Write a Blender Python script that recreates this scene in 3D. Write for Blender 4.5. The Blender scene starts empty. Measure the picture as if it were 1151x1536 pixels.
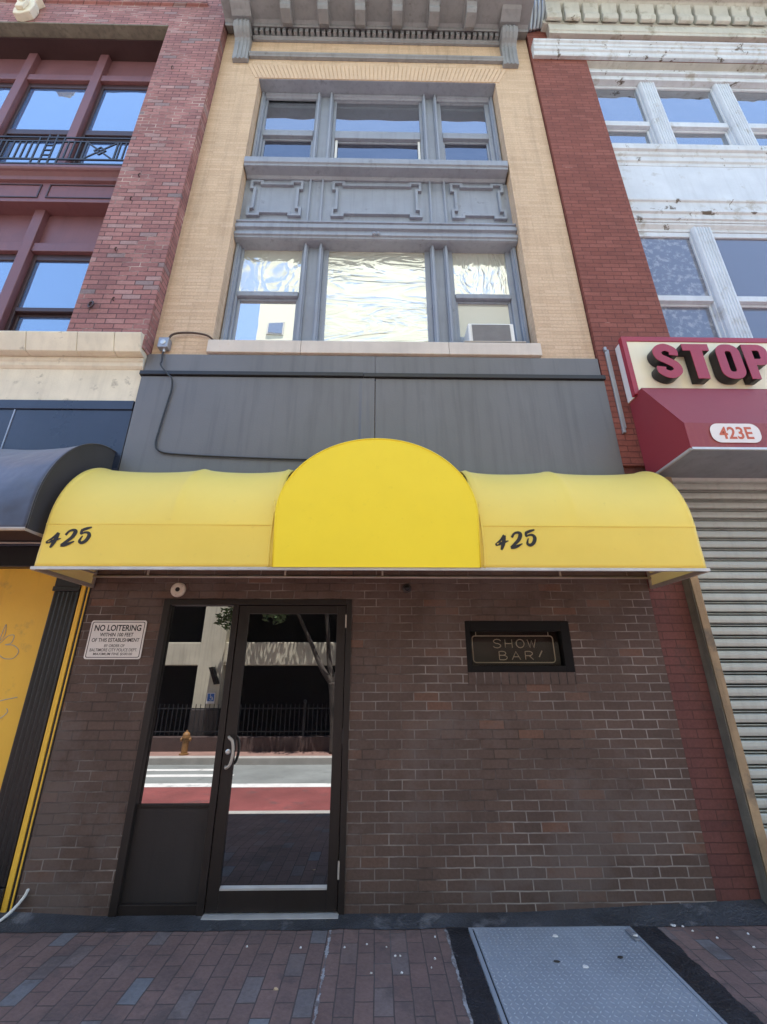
import bpy, bmesh, math, random
from mathutils import Vector, Matrix, noise as mnoise
random.seed(11)
PI = math.pi
scene = bpy.context.scene
COL = scene.collection

# ------------------------------------------------------------------ node materials
class NT:
    def __init__(s, name):
        s.m = bpy.data.materials.new(name); s.m.use_nodes = True
        s.t = s.m.node_tree; s.t.nodes.clear()
        s.out = s.n('ShaderNodeOutputMaterial')
    def n(s, kind, **kw):
        x = s.t.nodes.new(kind)
        for k, v in kw.items(): setattr(x, k, v)
        return x
    def put(s, sock, v):
        if v is None: return
        if isinstance(v, bpy.types.NodeSocket): s.t.links.new(v, sock)
        elif isinstance(v, (tuple, list)):
            v = tuple(v)
            if sock.type == 'RGBA' and len(v) == 3: v = v + (1,)
            sock.default_value = v
        else: sock.default_value = v
    def pos(s): return s.n('ShaderNodeNewGeometry').outputs['Position']
    def mapv(s, v, scale=(1,1,1), loc=(0,0,0)):
        x = s.n('ShaderNodeMapping'); s.put(x.inputs['Vector'], v)
        x.inputs['Scale'].default_value = scale; x.inputs['Location'].default_value = loc
        return x.outputs[0]
    def noise(s, v, scale, detail=4, rough=.55, dist=0):
        x = s.n('ShaderNodeTexNoise'); s.put(x.inputs['Vector'], v)
        x.inputs['Scale'].default_value = scale; x.inputs['Detail'].default_value = detail
        x.inputs['Roughness'].default_value = rough; x.inputs['Distortion'].default_value = dist
        return x.outputs['Fac']
    def ramp(s, f, stops, interp='LINEAR'):
        x = s.n('ShaderNodeValToRGB'); s.put(x.inputs[0], f); r = x.color_ramp; r.interpolation = interp
        while len(r.elements) > 1: r.elements.remove(r.elements[0])
        for i, (p, c) in enumerate(stops):
            e = r.elements[0] if i == 0 else r.elements.new(p)
            e.position = p
            e.color = (c, c, c, 1) if not isinstance(c, (tuple, list)) else tuple(c) + (1,)
        return x.outputs['Color']
    def mix(s, f, a, b, mode='MIX'):
        x = s.n('ShaderNodeMix', data_type='RGBA', blend_type=mode)
        s.put(x.inputs['Factor'], f); s.put(x.inputs['A'], a); s.put(x.inputs['B'], b)
        return [o for o in x.outputs if o.type == 'RGBA'][0]
    def math(s, op, a, b=0.0, c=None):
        x = s.n('ShaderNodeMath', operation=op); s.put(x.inputs[0], a); s.put(x.inputs[1], b)
        if c is not None: s.put(x.inputs[2], c)
        return x.outputs[0]
    def bump(s, h, dist=.01, strength=1.0, normal=None):
        x = s.n('ShaderNodeBump'); s.put(x.inputs['Height'], h)
        x.inputs['Distance'].default_value = dist; x.inputs['Strength'].default_value = strength
        if normal is not None: s.put(x.inputs['Normal'], normal)
        return x.outputs[0]
    def bsdf(s, color, rough=.6, metal=0.0, normal=None, spec=.5, trans=None, sheen=0):
        x = s.n('ShaderNodeBsdfPrincipled')
        s.put(x.inputs['Base Color'], color); s.put(x.inputs['Roughness'], rough); s.put(x.inputs['Metallic'], metal)
        s.put(x.inputs['Specular IOR Level'], spec)
        if sheen: x.inputs['Sheen Weight'].default_value = sheen
        if normal is not None: s.put(x.inputs['Normal'], normal)
        o = x.outputs[0]
        if trans:
            t = s.n('ShaderNodeBsdfTranslucent'); s.put(t.inputs[0], color)
            m = s.n('ShaderNodeMixShader'); m.inputs[0].default_value = trans
            s.t.links.new(o, m.inputs[1]); s.t.links.new(t.outputs[0], m.inputs[2]); o = m.outputs[0]
        s.t.links.new(o, s.out.inputs['Surface'])
        return x

def lerp3(c, k): return tuple(min(1, v * k) for v in c)

def paint(name, col, rough=.5, var=.18, scale=3., streak=.15, chips=None, bump=.002, metal=0.0, spec=.5, dirt=None):
    """painted or coated surface: patchy tone, rain streaks, optional chips (colour, threshold, scale)"""
    t = NT(name); p = t.pos()
    f = t.noise(p, scale, 6, .6)
    c = t.ramp(f, [(.3, lerp3(col, 1 - var)), (.55, col), (.75, lerp3(col, 1 + var))])
    if streak:
        sf = t.noise(t.mapv(p, (14, 14, .8)), 1.0, 4, .6)
        c = t.mix(t.ramp(sf, [(.5, 0.), (.75, streak * 2)]), c, lerp3(col, .55))
    if dirt:
        df = t.noise(p, dirt[1], 7, .65)
        c = t.mix(t.ramp(df, [(dirt[2], 0.), (dirt[2] + .12, .8)]), c, dirt[0])
    h = t.noise(p, 60, 3)
    nrm = t.bump(h, bump, .5)
    if chips:
        cf = t.noise(p, chips[2], 8, .7, .6)
        k = t.ramp(cf, [(chips[1], 0.), (chips[1] + .03, 1.)])
        c = t.mix(k, c, chips[0])
        nrm = t.bump(k, .004, -.6, nrm)
    r = t.math('MULTIPLY_ADD', f, .25, rough - .12)
    t.bsdf(c, r, metal, nrm, spec)
    return t.m

def brick(name, cols, mortar, mortar2, mfac=(.4, .6), bw=.2032, rh=.0677, ms=.0055, var=.2, bump=.006,
          flat=False, rough=.8, stain=None, off=.5, phase=0.0, white=None, mscale=1.6, wear=None, streak=0):
    """cols: list of ramp stops chosen per brick; mortar / mortar2 mixed by a patchy noise"""
    t = NT(name); p = t.pos()
    sx = t.n('ShaderNodeSeparateXYZ'); t.put(sx.inputs[0], p)
    cb = t.n('ShaderNodeCombineXYZ')
    if flat:
        t.put(cb.inputs[0], sx.outputs[1]); t.put(cb.inputs[1], sx.outputs[0])
    else:
        t.put(cb.inputs[0], t.math('ADD', sx.outputs[0], sx.outputs[1])); t.put(cb.inputs[1], t.math('ADD', sx.outputs[2], phase))
    dn = t.n('ShaderNodeTexNoise'); t.put(dn.inputs['Vector'], p); dn.inputs['Scale'].default_value = 9
    dv = t.n('ShaderNodeVectorMath', operation='SCALE'); t.put(dv.inputs[0], dn.outputs['Color']); dv.inputs['Scale'].default_value = .008
    av = t.n('ShaderNodeVectorMath', operation='ADD'); t.put(av.inputs[0], cb.outputs[0]); t.put(av.inputs[1], dv.outputs[0])
    b = t.n('ShaderNodeTexBrick'); t.put(b.inputs['Vector'], av.outputs[0]); b.offset = off
    b.inputs['Color1'].default_value = (0, 0, 0, 1); b.inputs['Color2'].default_value = (1, 1, 1, 1); b.inputs['Mortar'].default_value = (.5, .5, .5, 1)
    b.inputs['Scale'].default_value = 1; b.inputs['Mortar Size'].default_value = ms; b.inputs['Mortar Smooth'].default_value = .25
    b.inputs['Brick Width'].default_value = bw; b.inputs['Row Height'].default_value = rh
    c = t.ramp(b.outputs['Color'], cols)
    n1 = t.noise(p, 2.2, 6, .6); n2 = t.noise(p, 45, 4, .6)
    c = t.mix(1.0, c, t.ramp(n1, [(.25, 1 - var), (.75, 1 + var)]), 'MULTIPLY')
    c = t.mix(1.0, c, t.ramp(n2, [(.25, .82), (.75, 1.12)]), 'MULTIPLY')
    mn = t.noise(p, mscale, 6, .62, .4)
    if wear:   # paint worn off the joints lower down and to the right
        mn = t.math('ADD', mn, t.math('MULTIPLY_ADD', sx.outputs[2], wear[0], t.math('MULTIPLY_ADD', sx.outputs[0], wear[1], wear[2])))
    mk = t.ramp(mn, [(mfac[0], 0.), (mfac[1], 1.)])
    mc = t.mix(mk, mortar, mortar2)
    c = t.mix(b.outputs['Fac'], c, mc)
    if streak:
        sf = t.noise(t.mapv(p, (9, 9, .5)), 1.0, 5, .65)
        c = t.mix(t.ramp(sf, [(.50, 0.), (.72, streak)]), c, t.mix(1.0, c, (.55, .52, .50), 'MULTIPLY'))
    if stain:
        sk = t.ramp(t.noise(p, stain[1], 7, .7), [(stain[2], 0.), (stain[2] + .1, stain[3])])
        c = t.mix(sk, c, stain[0])
    if white:
        wk = t.ramp(t.noise(p, white[1], 9, .75, .5), [(white[2], 0.), (white[2] + .03, .75)])
        c = t.mix(wk, c, white[0])
    h = t.math('ADD', t.math('MULTIPLY', b.outputs['Fac'], -1.0), t.math('MULTIPLY', n2, .35))
    t.bsdf(c, rough, 0, t.bump(h, bump, .9), .35)
    return t.m

def glassy(name, dark, refl, rough=.0, tint=(1, 1, 1), wav=.0, spots=None, clear=0.0):
    """window glass: mirror share by angle over whatever is behind (dark room, shade, or see-through)"""
    t = NT(name); p = t.pos()
    nrm = None
    if wav: nrm = t.bump(t.noise(p, 1.3, 2), wav, 1.0)
    g = t.n('ShaderNodeBsdfGlossy'); t.put(g.inputs['Color'], tint); g.inputs['Roughness'].default_value = rough
    c = dark
    if spots: c = t.mix(t.ramp(t.noise(p, spots[1], 8, .7), [(spots[2], 0.), (spots[2] + .12, 1.)]), dark, spots[0])
    base = t.n('ShaderNodeBsdfDiffuse'); t.put(base.inputs['Color'], c); bo = base.outputs[0]
    if clear:
        tr = t.n('ShaderNodeBsdfTransparent'); mm = t.n('ShaderNodeMixShader'); mm.inputs[0].default_value = clear
        t.t.links.new(bo, mm.inputs[1]); t.t.links.new(tr.outputs[0], mm.inputs[2]); bo = mm.outputs[0]
    fr = t.n('ShaderNodeFresnel'); fr.inputs['IOR'].default_value = 1.5
    f = t.math('ADD', t.math('MULTIPLY', fr.outputs[0], 1.0), refl)
    if nrm is not None: t.put(g.inputs['Normal'], nrm); t.put(fr.inputs['Normal'], nrm)
    m = t.n('ShaderNodeMixShader'); t.put(m.inputs[0], f)
    t.t.links.new(bo, m.inputs[1]); t.t.links.new(g.outputs[0], m.inputs[2])
    t.t.links.new(m.outputs[0], t.out.inputs['Surface'])
    return t.m

def film(name, sc=(2, 2, 5), amt=.03, rot=0.0):
    """wrinkled clear plastic sheet taped over a pale blind"""
    t = NT(name); p = t.pos()
    mp = t.n('ShaderNodeMapping'); t.put(mp.inputs['Vector'], p); mp.inputs['Rotation'].default_value = (0, rot, 0); mp.inputs['Scale'].default_value = sc
    n1 = t.noise(mp.outputs[0], 1.4, 3, .45, 1.8)
    w = t.ramp(n1, [(.35, 0.), (.5, 1.), (.65, .1)])
    h = t.math('ADD', t.math('MULTIPLY', w, .35), t.math('MULTIPLY', t.noise(p, 2.0, 2), 1.2))
    nrm = t.bump(h, amt, 1.0)
    d = t.n('ShaderNodeBsdfDiffuse'); t.put(d.inputs[0], (.52, .53, .43)); t.put(d.inputs['Normal'], nrm)
    g = t.n('ShaderNodeBsdfGlossy'); t.put(g.inputs[0], (.96, .96, .94)); g.inputs['Roughness'].default_value = .10; t.put(g.inputs['Normal'], nrm)
    m = t.n('ShaderNodeMixShader'); m.inputs[0].default_value = .50
    t.t.links.new(d.outputs[0], m.inputs[1]); t.t.links.new(g.outputs[0], m.inputs[2]); t.t.links.new(m.outputs[0], t.out.inputs['Surface'])
    return t.m

def canvas(name, col, rough=.55, trans=.25, var=.06, weave=.0006, fold=.006, sheen=.3, faded=None):
    t = NT(name); p = t.pos()
    f = t.noise(p, 1.4, 5, .6)
    c = t.ramp(f, [(.3, lerp3(col, 1 - var)), (.7, lerp3(col, 1 + var))])
    if faded: c = t.mix(t.ramp(t.noise(t.mapv(p, (6, 6, 1)), 1.6, 6, .7), [(.5, 0.), (.7, .7)]), c, faded)
    s = t.noise(t.mapv(p, (3, 3, 3)), 6, 6, .7)
    c = t.mix(t.ramp(s, [(.62, 0.), (.8, .25)]), c, lerp3(col, .55))
    h = t.noise(p, 300, 2); nrm = t.bump(h, weave, .6)
    nrm = t.bump(t.noise(p, 2.0, 3, .5), fold, .6, nrm)
    t.bsdf(c, rough, 0, nrm, .4, trans, sheen)
    return t.m

M = {}
M['beige'] = brick('beige_painted_brick', [(0, (.56, .405, .27)), (.5, (.61, .45, .305)), (1, (.63, .47, .325))], (.52, .37, .245), (.58, .425, .28), bw=.30, rh=.051, ms=.004, var=.07, bump=.004, stain=((.42, .30, .18), 5, .62, .4), mscale=3, streak=.45)
M['soldier'] = paint('beige_arch_brick', (.60, .44, .30), .8, .08, 5, .05)
M['brown'] = brick('brown_painted_brick', [(0, (.098, .066, .053)), (.6, (.112, .074, .059)), (.90, (.124, .081, .063)), (.97, (.150, .083, .058)), (1, (.165, .087, .060))], (.070, .049, .041), (.33, .29, .26), (.43, .68), ms=.0048, var=.2, wear=(-.03, .02, .05), bump=.006, stain=((.140, .113, .102), 1.1, .50, .5), white=((.42, .40, .39), 5.0, .735))
M['rowlock'] = brick('brown_sill_brick', [(0, (.095, .066, .054)), (1, (.12, .082, .066))], (.045, .033, .03), (.30, .25, .22), (.5, .7), bw=.0677, rh=.2032, ms=.005, off=0)
M['redpier'] = brick('dark_red_painted_brick', [(0, (.135, .054, .048)), (1, (.165, .066, .056))], (.095, .040, .036), (.10, .045, .038), var=.22, ms=.004, bump=.005, stain=((.06, .045, .045), 1.6, .55, .6))
M['redbrick'] = brick('red_painted_brick', [(0, (.200, .064, .047)), (.6, (.228, .075, .055)), (1, (.252, .088, .066))], (.125, .042, .034), (.46, .26, .21), (.66, .72), rh=.0655, ms=.0048, var=.16, bump=.007, mscale=4)
M['mauve'] = brick('weathered_red_brick', [(0, (.265, .122, .118)), (.45, (.32, .146, .134)), (.82, (.36, .175, .16)), (.93, (.38, .235, .22)), (1, (.21, .165, .17))], (.12, .068, .066), (.55, .42, .36), (.52, .68), rh=.069, ms=.006, var=.2, bump=.010, mscale=2.4)
M['pavebrick'] = brick('sidewalk_brick', [(0, (.150, .106, .098)), (.4, (.172, .114, .103)), (.84, (.188, .126, .112)), (.95, (.165, .138, .134)), (.98, (.155, .155, .165)), (1, (.170, .176, .19))], (.080, .067, .064), (.20, .19, .19), (.55, .75), bw=.203, rh=.1, ms=.0034, var=.26, bump=.009, flat=True, rough=.75, stain=((.088, .072, .07), 2.6, .52, .6))
M['stone'] = paint('cream_stone', (.72, .66, .52), .75, .12, 3, .12, dirt=((.13, .11, .08), 4.5, .59), bump=.004)
M['sillstone'] = paint('pale_sill_stone', (.60, .54, .47), .75, .10, 3, .10, dirt=((.42, .26, .10), 3, .64), bump=.004)
M['greypaint'] = paint('blue_grey_paint', (.26, .29, .345), .42, .14, 2.5, .25, dirt=((.12, .125, .14), 5, .62), bump=.003)
M['greycorn'] = paint('grey_cornice_paint', (.25, .26, .275), .5, .16, 2.5, .25, dirt=((.10, .09, .085), 7, .62), bump=.003)
M['fascia'] = paint('dark_grey_panel', (.138, .140, .146), .40, .14, .8, .22, chips=((.30, .30, .30), .745, 6), dirt=((.15, .15, .155), 3, .64), bump=.002)
M['fasciaband'] = paint('black_trim', (.016, .016, .02), .4, .2)
M['blackpaint'] = paint('black_gloss_paint', (.014, .013, .014), .38, .3, 4, .15, dirt=((.10, .095, .10), 9, .70))
M['darkbronze'] = paint('dark_bronze_metal', (.020, .015, .013), .45, .2, 3, .2, bump=.001, spec=.35)
M['panelbrown'] = paint('dark_panel', (.030, .025, .024), .55, .15, 2, .2, bump=.001, spec=.35)
M['maroon'] = paint('maroon_paint', (.17, .072, .078), .45, .12, 2, .15, bump=.002)
M['maroondark'] = paint('dark_maroon_sash', (.045, .022, .022), .4, .15)
M['whitepeel'] = paint('peeling_white_paint', (.58, .62, .66), .6, .12, 3, .15, chips=((.13, .11, .09), .60, 4.5), dirt=((.34, .32, .28), 5, .56), bump=.003)
M['white'] = paint('dull_white_paint', (.58, .63, .69), .55, .10, 3, .12, dirt=((.36, .35, .33), 4, .60), chips=((.20, .19, .17), .70, 5), bump=.002)
M['whitecorn'] = paint('old_white_cornice', (.50, .50, .45), .6, .14, 3, .12, chips=((.16, .13, .10), .63, 5), dirt=((.28, .26, .20), 5, .55))
M['bluepanel'] = paint('blue_black_panel', (.026, .036, .066), .28, .3, 1.2, .1, dirt=((.05, .06, .075), 6, .66))
M['yellowboard'] = paint('yellow_board_paint', (.84, .50, .05), .5, .08, 1.5, .14, dirt=((.40, .24, .07), 3.2, .60))
M['galv'] = paint('galvanised_metal', (.34, .36, .40), .4, .15, 4, .2, metal=.5)
M['shutter'] = paint('pale_green_grey_slats', (.50, .535, .495), .45, .12, 1.2, .2, metal=.15, dirt=((.28, .28, .27), 5, .64))
M['wood'] = paint('weathered_wood', (.36, .255, .145), .75, .3, 5, .5, dirt=((.13, .11, .085), 4, .55), bump=.006)
M['woodgrey'] = paint('grey_weathered_wood', (.17, .155, .12), .8, .3, 5, .5, bump=.006)
M['whiteplastic'] = paint('white_plastic', (.74, .74, .70), .4, .05, 4, 0)
M['acgrille'] = paint('grey_grille', (.26, .265, .27), .5, .1, 8, .05)
M['cream'] = paint('cream_plastic', (.66, .60, .50), .45, .08, 6, 0)
M['blackrubber'] = paint('black_cable', (.014, .014, .016), .35, .2, 8, 0)
M['browncable'] = paint('brown_cable', (.06, .035, .025), .5, .2, 8, 0)
M['steel'] = paint('brushed_steel', (.55, .55, .54), .35, .1, 6, 0, metal=.8)
M['alum'] = paint('aluminium', (.62, .62, .60), .4, .12, 6, 0, metal=.55)
M['framebar'] = paint('dull_frame_bar', (.46, .41, .35), .5, .15, 6, .1, metal=.25, dirt=((.2, .10, .05), 9, .68))
M['signface'] = paint('sign_white', (.78, .75, .71), .4, .04, 5, 0)
M['ink'] = paint('black_ink', (.012, .012, .013), .5, .1, 5, 0)
M['yellow'] = canvas('yellow_canvas', (.94, .74, .125), .45, .15, .04, fold=.012, faded=None)
M['yellowface'] = canvas('yellow_canvas_face', (.95, .745, .024), .5, .04, .04, fold=.015)
M['yellowend'] = canvas('yellow_canvas_end', (.95, .84, .46), .5, .45, .05)
M['darkcanvas'] = canvas('blue_black_canvas', (.062, .080, .128), .42, .0, .35, fold=.06)
M['darkcanvasend'] = canvas('black_canvas_end', (.022, .021, .022), .6, .0, .3, fold=.006)
M['redcanvas'] = canvas('red_canvas', (.27, .028, .040), .5, .03, .05, fold=.006, sheen=.08)
M['redfade'] = canvas('faded_red_valance', (.27, .036, .040), .5, .03, .05, fold=.004, faded=(.36, .085, .055))
M['signcream'] = paint('sign_cream', (.80, .74, .54), .35, .04, 2, .05)
M['signred'] = paint('sign_red', (.33, .028, .050), .35, .05, 3, 0)
M['letterside'] = paint('letter_black_side', (.012, .010, .014), .4, .1, 3, 0)
M['orangered'] = paint('orange_red_ink', (.55, .12, .05), .5, .1, 5, 0)
M['blueish'] = glassy('old_blue_glass', (.065, .072, .09), .24, tint=(.92, .97, 1), wav=.012)
M['leftglass'] = glassy('sky_blue_glass', (.06, .13, .30), .30, tint=(.86, .95, 1), wav=.006)
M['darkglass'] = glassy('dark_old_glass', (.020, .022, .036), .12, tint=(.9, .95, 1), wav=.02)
M['laceglass'] = glassy('lace_curtain_glass', (.12, .13, .17), .05, wav=.01, spots=((.27, .28, .31), 14, .5))
M['curtainglass'] = glassy('curtained_glass', (.11, .115, .15), .06, wav=.01)
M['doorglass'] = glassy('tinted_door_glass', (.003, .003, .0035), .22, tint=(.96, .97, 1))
M['showglass'] = glassy('sign_window_glass', (.02, .015, .012), -.035, clear=.9)
M['plainglass'] = glassy('paper_backed_glass', (.22, .22, .20), .55, wav=.0012)
M['blindglass'] = glassy('blind_backed_glass', (.40, .39, .34), .12, wav=.004)
M['film1'] = film('wrinkled_film', (.7, 1, 2.6), .022)
M['film2'] = film('wrinkled_film_diagonal', (3.2, 1, .9), .024, .7)
M['film3'] = film('loose_film', (1.2, 1, 1.2), .016, -.3)
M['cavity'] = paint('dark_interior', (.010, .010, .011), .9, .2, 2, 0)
M['neon'] = paint('unlit_neon_tube', (.72, .60, .45), .3, .1, 9, 0)
M['neonback'] = paint('brown_backing', (.036, .023, .017), .6, .3, 3, 0)
M['tar'] = paint('tar_patch', (.022, .023, .028), .5, .5, 6, 0, dirt=((.24, .25, .28), 8, .64), bump=.03)
M['tread'] = paint('worn_bright_steel', (.33, .365, .41), .35, .15, 9, 0)
M['blackframe'] = paint('black_window_paint', (.006, .005, .005), .6, .2, 5, .05, spec=.2)
M['deadleaf'] = paint('dry_dark_leaf', (.035, .028, .022), .7, .2, 20, 0)
M['tarstrip'] = paint('tar_strip', (.050, .053, .060), .55, .5, 3, 0, dirt=((.19, .19, .20), 4, .56), bump=.03)
M['plate'] = paint('grey_tread_plate', (.26, .295, .34), .42, .14, 2.2, .0, metal=.0, dirt=((.13, .14, .16), 7, .67), bump=.001)
M['caulk'] = paint('white_mortar_line', (.34, .345, .36), .8, .2, 9, 0, dirt=((.085, .065, .06), 11, .44))
M['litter'] = paint('white_paper', (.72, .71, .68), .7, .08, 30, 0)
M['tan'] = paint('tan_paper', (.5, .36, .22), .7, .1, 30, 0)
M['asphalt'] = paint('sun_bleached_asphalt', (.20, .21, .20), .85, .22, 1.2, 0, bump=.006, dirt=((.12, .125, .12), 1.5, .58))
M['buslane'] = paint('red_lane_paint', (.20, .052, .048), .8, .3, 1.2, 0, bump=.004, dirt=((.10, .05, .048), 2.5, .58))
M['roadwhite'] = paint('road_marking_white', (.62, .61, .58), .8, .15, 4, 0, dirt=((.25, .25, .24), 3.5, .56))
M['concrete'] = paint('concrete', (.40, .38, .34), .8, .12, 2, .1)
M['kerb'] = paint('kerb_concrete', (.36, .34, .31), .8, .15, 3, .1)
M['farwalk'] = paint('far_brick_walk', (.26, .15, .12), .8, .2, 3, 0)
M['officestone'] = paint('beige_precast', (.56, .51, .39), .7, .14, 1.5, .3)
M['towerstone'] = paint('cream_tower_wall', (.52, .50, .37), .7, .04, .3, .05)
M['granite'] = paint('dark_granite', (.055, .045, .042), .5, .2, 6, 0)
M['lowwall'] = paint('brown_low_wall', (.085, .055, .048), .7, .2, 5, 0)
M['iron'] = paint('black_iron', (.022, .023, .027), .45, .2, 6, 0)
M['hydrant'] = paint('orange_hydrant_paint', (.27, .135, .045), .5, .2, 6, 0)
M['bark'] = paint('bark', (.075, .060, .048), .9, .3, 8, .2, bump=.02)
M['leaf'] = paint('leaf_green', (.060, .10, .030), .6, .35, 5, 0)
M['soil'] = paint('ground_soil', (.20, .19, .17), .9, .1, .3, 0)
M['blue'] = paint('sign_blue', (.05, .16, .45), .5, .05, 5, 0)
M['roofing'] = paint('roof_felt', (.10, .10, .10), .9, .1, 1, 0)

# ------------------------------------------------------------------ mesh helpers
class B:
    def __init__(s): s.bm = bmesh.new()
    def box(s, x0, x1, y0, y1, z0, z1):
        v = [s.bm.verts.new(p) for p in ((x0,y0,z0),(x1,y0,z0),(x1,y1,z0),(x0,y1,z0),(x0,y0,z1),(x1,y0,z1),(x1,y1,z1),(x0,y1,z1))]
        for f in ((0,1,2,3),(7,6,5,4),(0,4,5,1),(1,5,6,2),(2,6,7,3),(3,7,4,0)): s.bm.faces.new([v[i] for i in f])
        return s
    def loft(s, a, b, caps=True):
        va = [s.bm.verts.new(p) for p in a]; vb = [s.bm.verts.new(p) for p in b]; n = len(va)
        for i in range(n): s.bm.faces.new((va[i], va[(i+1)%n], vb[(i+1)%n], vb[i]))
        if caps: s.bm.faces.new(va[::-1]); s.bm.faces.new(vb)
        return s
    def prof(s, yz, x0, x1):            # profile in y,z run along x
        return s.loft([(x0, y, z) for y, z in yz], [(x1, y, z) for y, z in yz])
    def profz(s, xy, z0, z1):           # profile in x,y run along z
        return s.loft([(x, y, z0) for x, y in xy], [(x, y, z1) for x, y in xy])
    def profy(s, xz, y0, y1):           # outline in x,z with thickness in y
        return s.loft([(x, y0, z) for x, z in xz], [(x, y1, z) for x, z in xz])
    def quad(s, *p): s.bm.faces.new([s.bm.verts.new(q) for q in p]); return s
    def tube(s, pts, r, n=8, closed=False):
        pts = [Vector(p) for p in pts]; rings = []; m = len(pts)
        rr = r if isinstance(r, (list, tuple)) else [r] * m
        up = None
        for i, p in enumerate(pts):
            if closed: d = (pts[(i+1)%m] - pts[i-1])
            else: d = (pts[min(i+1, m-1)] - pts[max(i-1, 0)])
            d.normalize()
            if up is None: up = d.orthogonal().normalized()
            else:
                up = up - d * up.dot(d)
                up = up.normalized() if up.length > 1e-6 else d.orthogonal().normalized()
            w = d.cross(up)
            rings.append([s.bm.verts.new(p + (up * math.cos(2*PI*k/n) + w * math.sin(2*PI*k/n)) * rr[i]) for k in range(n)])
        for i in range(m if closed else m - 1):
            a, b = rings[i], rings[(i+1) % m]
            for k in range(n): s.bm.faces.new((a[k], a[(k+1)%n], b[(k+1)%n], b[k]))
        if not closed: s.bm.faces.new(rings[0][::-1]); s.bm.faces.new(rings[-1])
        return s
    def lathe(s, c, pr, axis='z', n=24):   # pr: list of (radius, along)
        c = Vector(c); rings = []
        for r, h in pr:
            ring = []
            for k in range(n):
                a = 2*PI*k/n; u, v = r*math.cos(a), r*math.sin(a)
                q = (u, v, h) if axis == 'z' else ((u, h, v) if axis == 'y' else (h, u, v))
                ring.append(s.bm.verts.new(c + Vector(q)))
            rings.append(ring)
        for a, b in zip(rings, rings[1:]):
            for k in range(n): s.bm.faces.new((a[k], a[(k+1)%n], b[(k+1)%n], b[k]))
        s.bm.faces.new(rings[0]); s.bm.faces.new(rings[-1][::-1])
        return s
    def grid(s, f, nu, nv):
        v = [[s.bm.verts.new(f(i/nu, j/nv)) for j in range(nv+1)] for i in range(nu+1)]
        for i in range(nu):
            for j in range(nv): s.bm.faces.new((v[i][j], v[i+1][j], v[i+1][j+1], v[i][j+1]))
        return s
    def bars(s, path, w, y0, y1, closed=True):   # thin bars following an x,z path with mitred corners
        n = len(path); L = []; R = []
        for i in range(n):
            p = Vector(path[i]); a = Vector(path[i-1]) if (closed or i > 0) else None; b = Vector(path[(i+1)%n]) if (closed or i < n-1) else None
            d1 = (p - a).normalized() if a is not None else None; d2 = (b - p).normalized() if b is not None else None
            d1 = d1 or d2; d2 = d2 or d1
            n1 = Vector((-d1.y, d1.x)); n2 = Vector((-d2.y, d2.x)); mm = (n1 + n2).normalized(); k = w/2/max(.35, mm.dot(n1))
            L.append(p + mm*k); R.append(p - mm*k)
        for i in range(n if closed else n-1):
            j = (i+1) % n; q = [L[i], L[j], R[j], R[i]]
            v0 = [s.bm.verts.new((u.x, y0, u.y)) for u in q]; v1 = [s.bm.verts.new((u.x, y1, u.y)) for u in q]
            s.bm.faces.new(v0); s.bm.faces.new(v1[::-1])
            s.bm.faces.new((v0[0], v1[0], v1[1], v0[1])); s.bm.faces.new((v0[2], v1[2], v1[3], v0[3]))
            if not closed and i == 0: s.bm.faces.new((v0[3], v1[3], v1[0], v0[0]))
            if not closed and i == n-2: s.bm.faces.new((v0[1], v1[1], v1[2], v0[2]))
        return s
    def obj(s, name, mat, parent=None, label=None, bevel=0.0, smooth=False, seg=2, solid=0.0, stuff=False):
        bmesh.ops.recalc_face_normals(s.bm, faces=s.bm.faces)
        me = bpy.data.meshes.new(name); s.bm.to_mesh(me); s.bm.free()
        return link(name, me, mat, parent, label, bevel, smooth, seg, solid, stuff)

def origin(o):
    v = Vector((0, 0, 0))
    while o: v += o.location; o = o.parent
    return v
def link(name, me, mat, parent=None, label=None, bevel=0.0, smooth=False, seg=2, solid=0.0, stuff=False):
    o = bpy.data.objects.new(name, me); COL.objects.link(o)
    me.materials.append(M[mat] if isinstance(mat, str) else mat)
    if parent:
        o.parent = parent; me.transform(Matrix.Translation(-origin(parent)))
    if label: o['label'] = label
    if stuff: o['kind'] = 'stuff'
    if smooth:
        for p in me.polygons: p.use_smooth = True
    if solid:
        md = o.modifiers.new('thickness', 'SOLIDIFY'); md.thickness = solid; md.offset = 0
    if bevel:
        md = o.modifiers.new('edge', 'BEVEL'); md.width = bevel; md.segments = seg; md.limit_method = 'ANGLE'; md.angle_limit = math.radians(35)
    return o
def thing(name, label, cat, loc, group=None):
    o = bpy.data.objects.new(name, None); COL.objects.link(o); o.location = loc; o.empty_display_size = .2
    o['label'] = label; o['category'] = cat
    if group: o['group'] = group
    return o
def tag(o, label, cat, group=None):
    o['label'] = label; o['category'] = cat
    if group: o['group'] = group
    # give a one-mesh thing its origin at its base
    if o.type == 'MESH' and not o.parent:
        vs = o.data.vertices
        c = Vector((sum(v.co.x for v in vs)/len(vs), sum(v.co.y for v in vs)/len(vs), min(v.co.z for v in vs)))
        o.data.transform(Matrix.Translation(-c)); o.location = c
    return o
def struct(o): o['kind'] = 'structure'; return o

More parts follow.
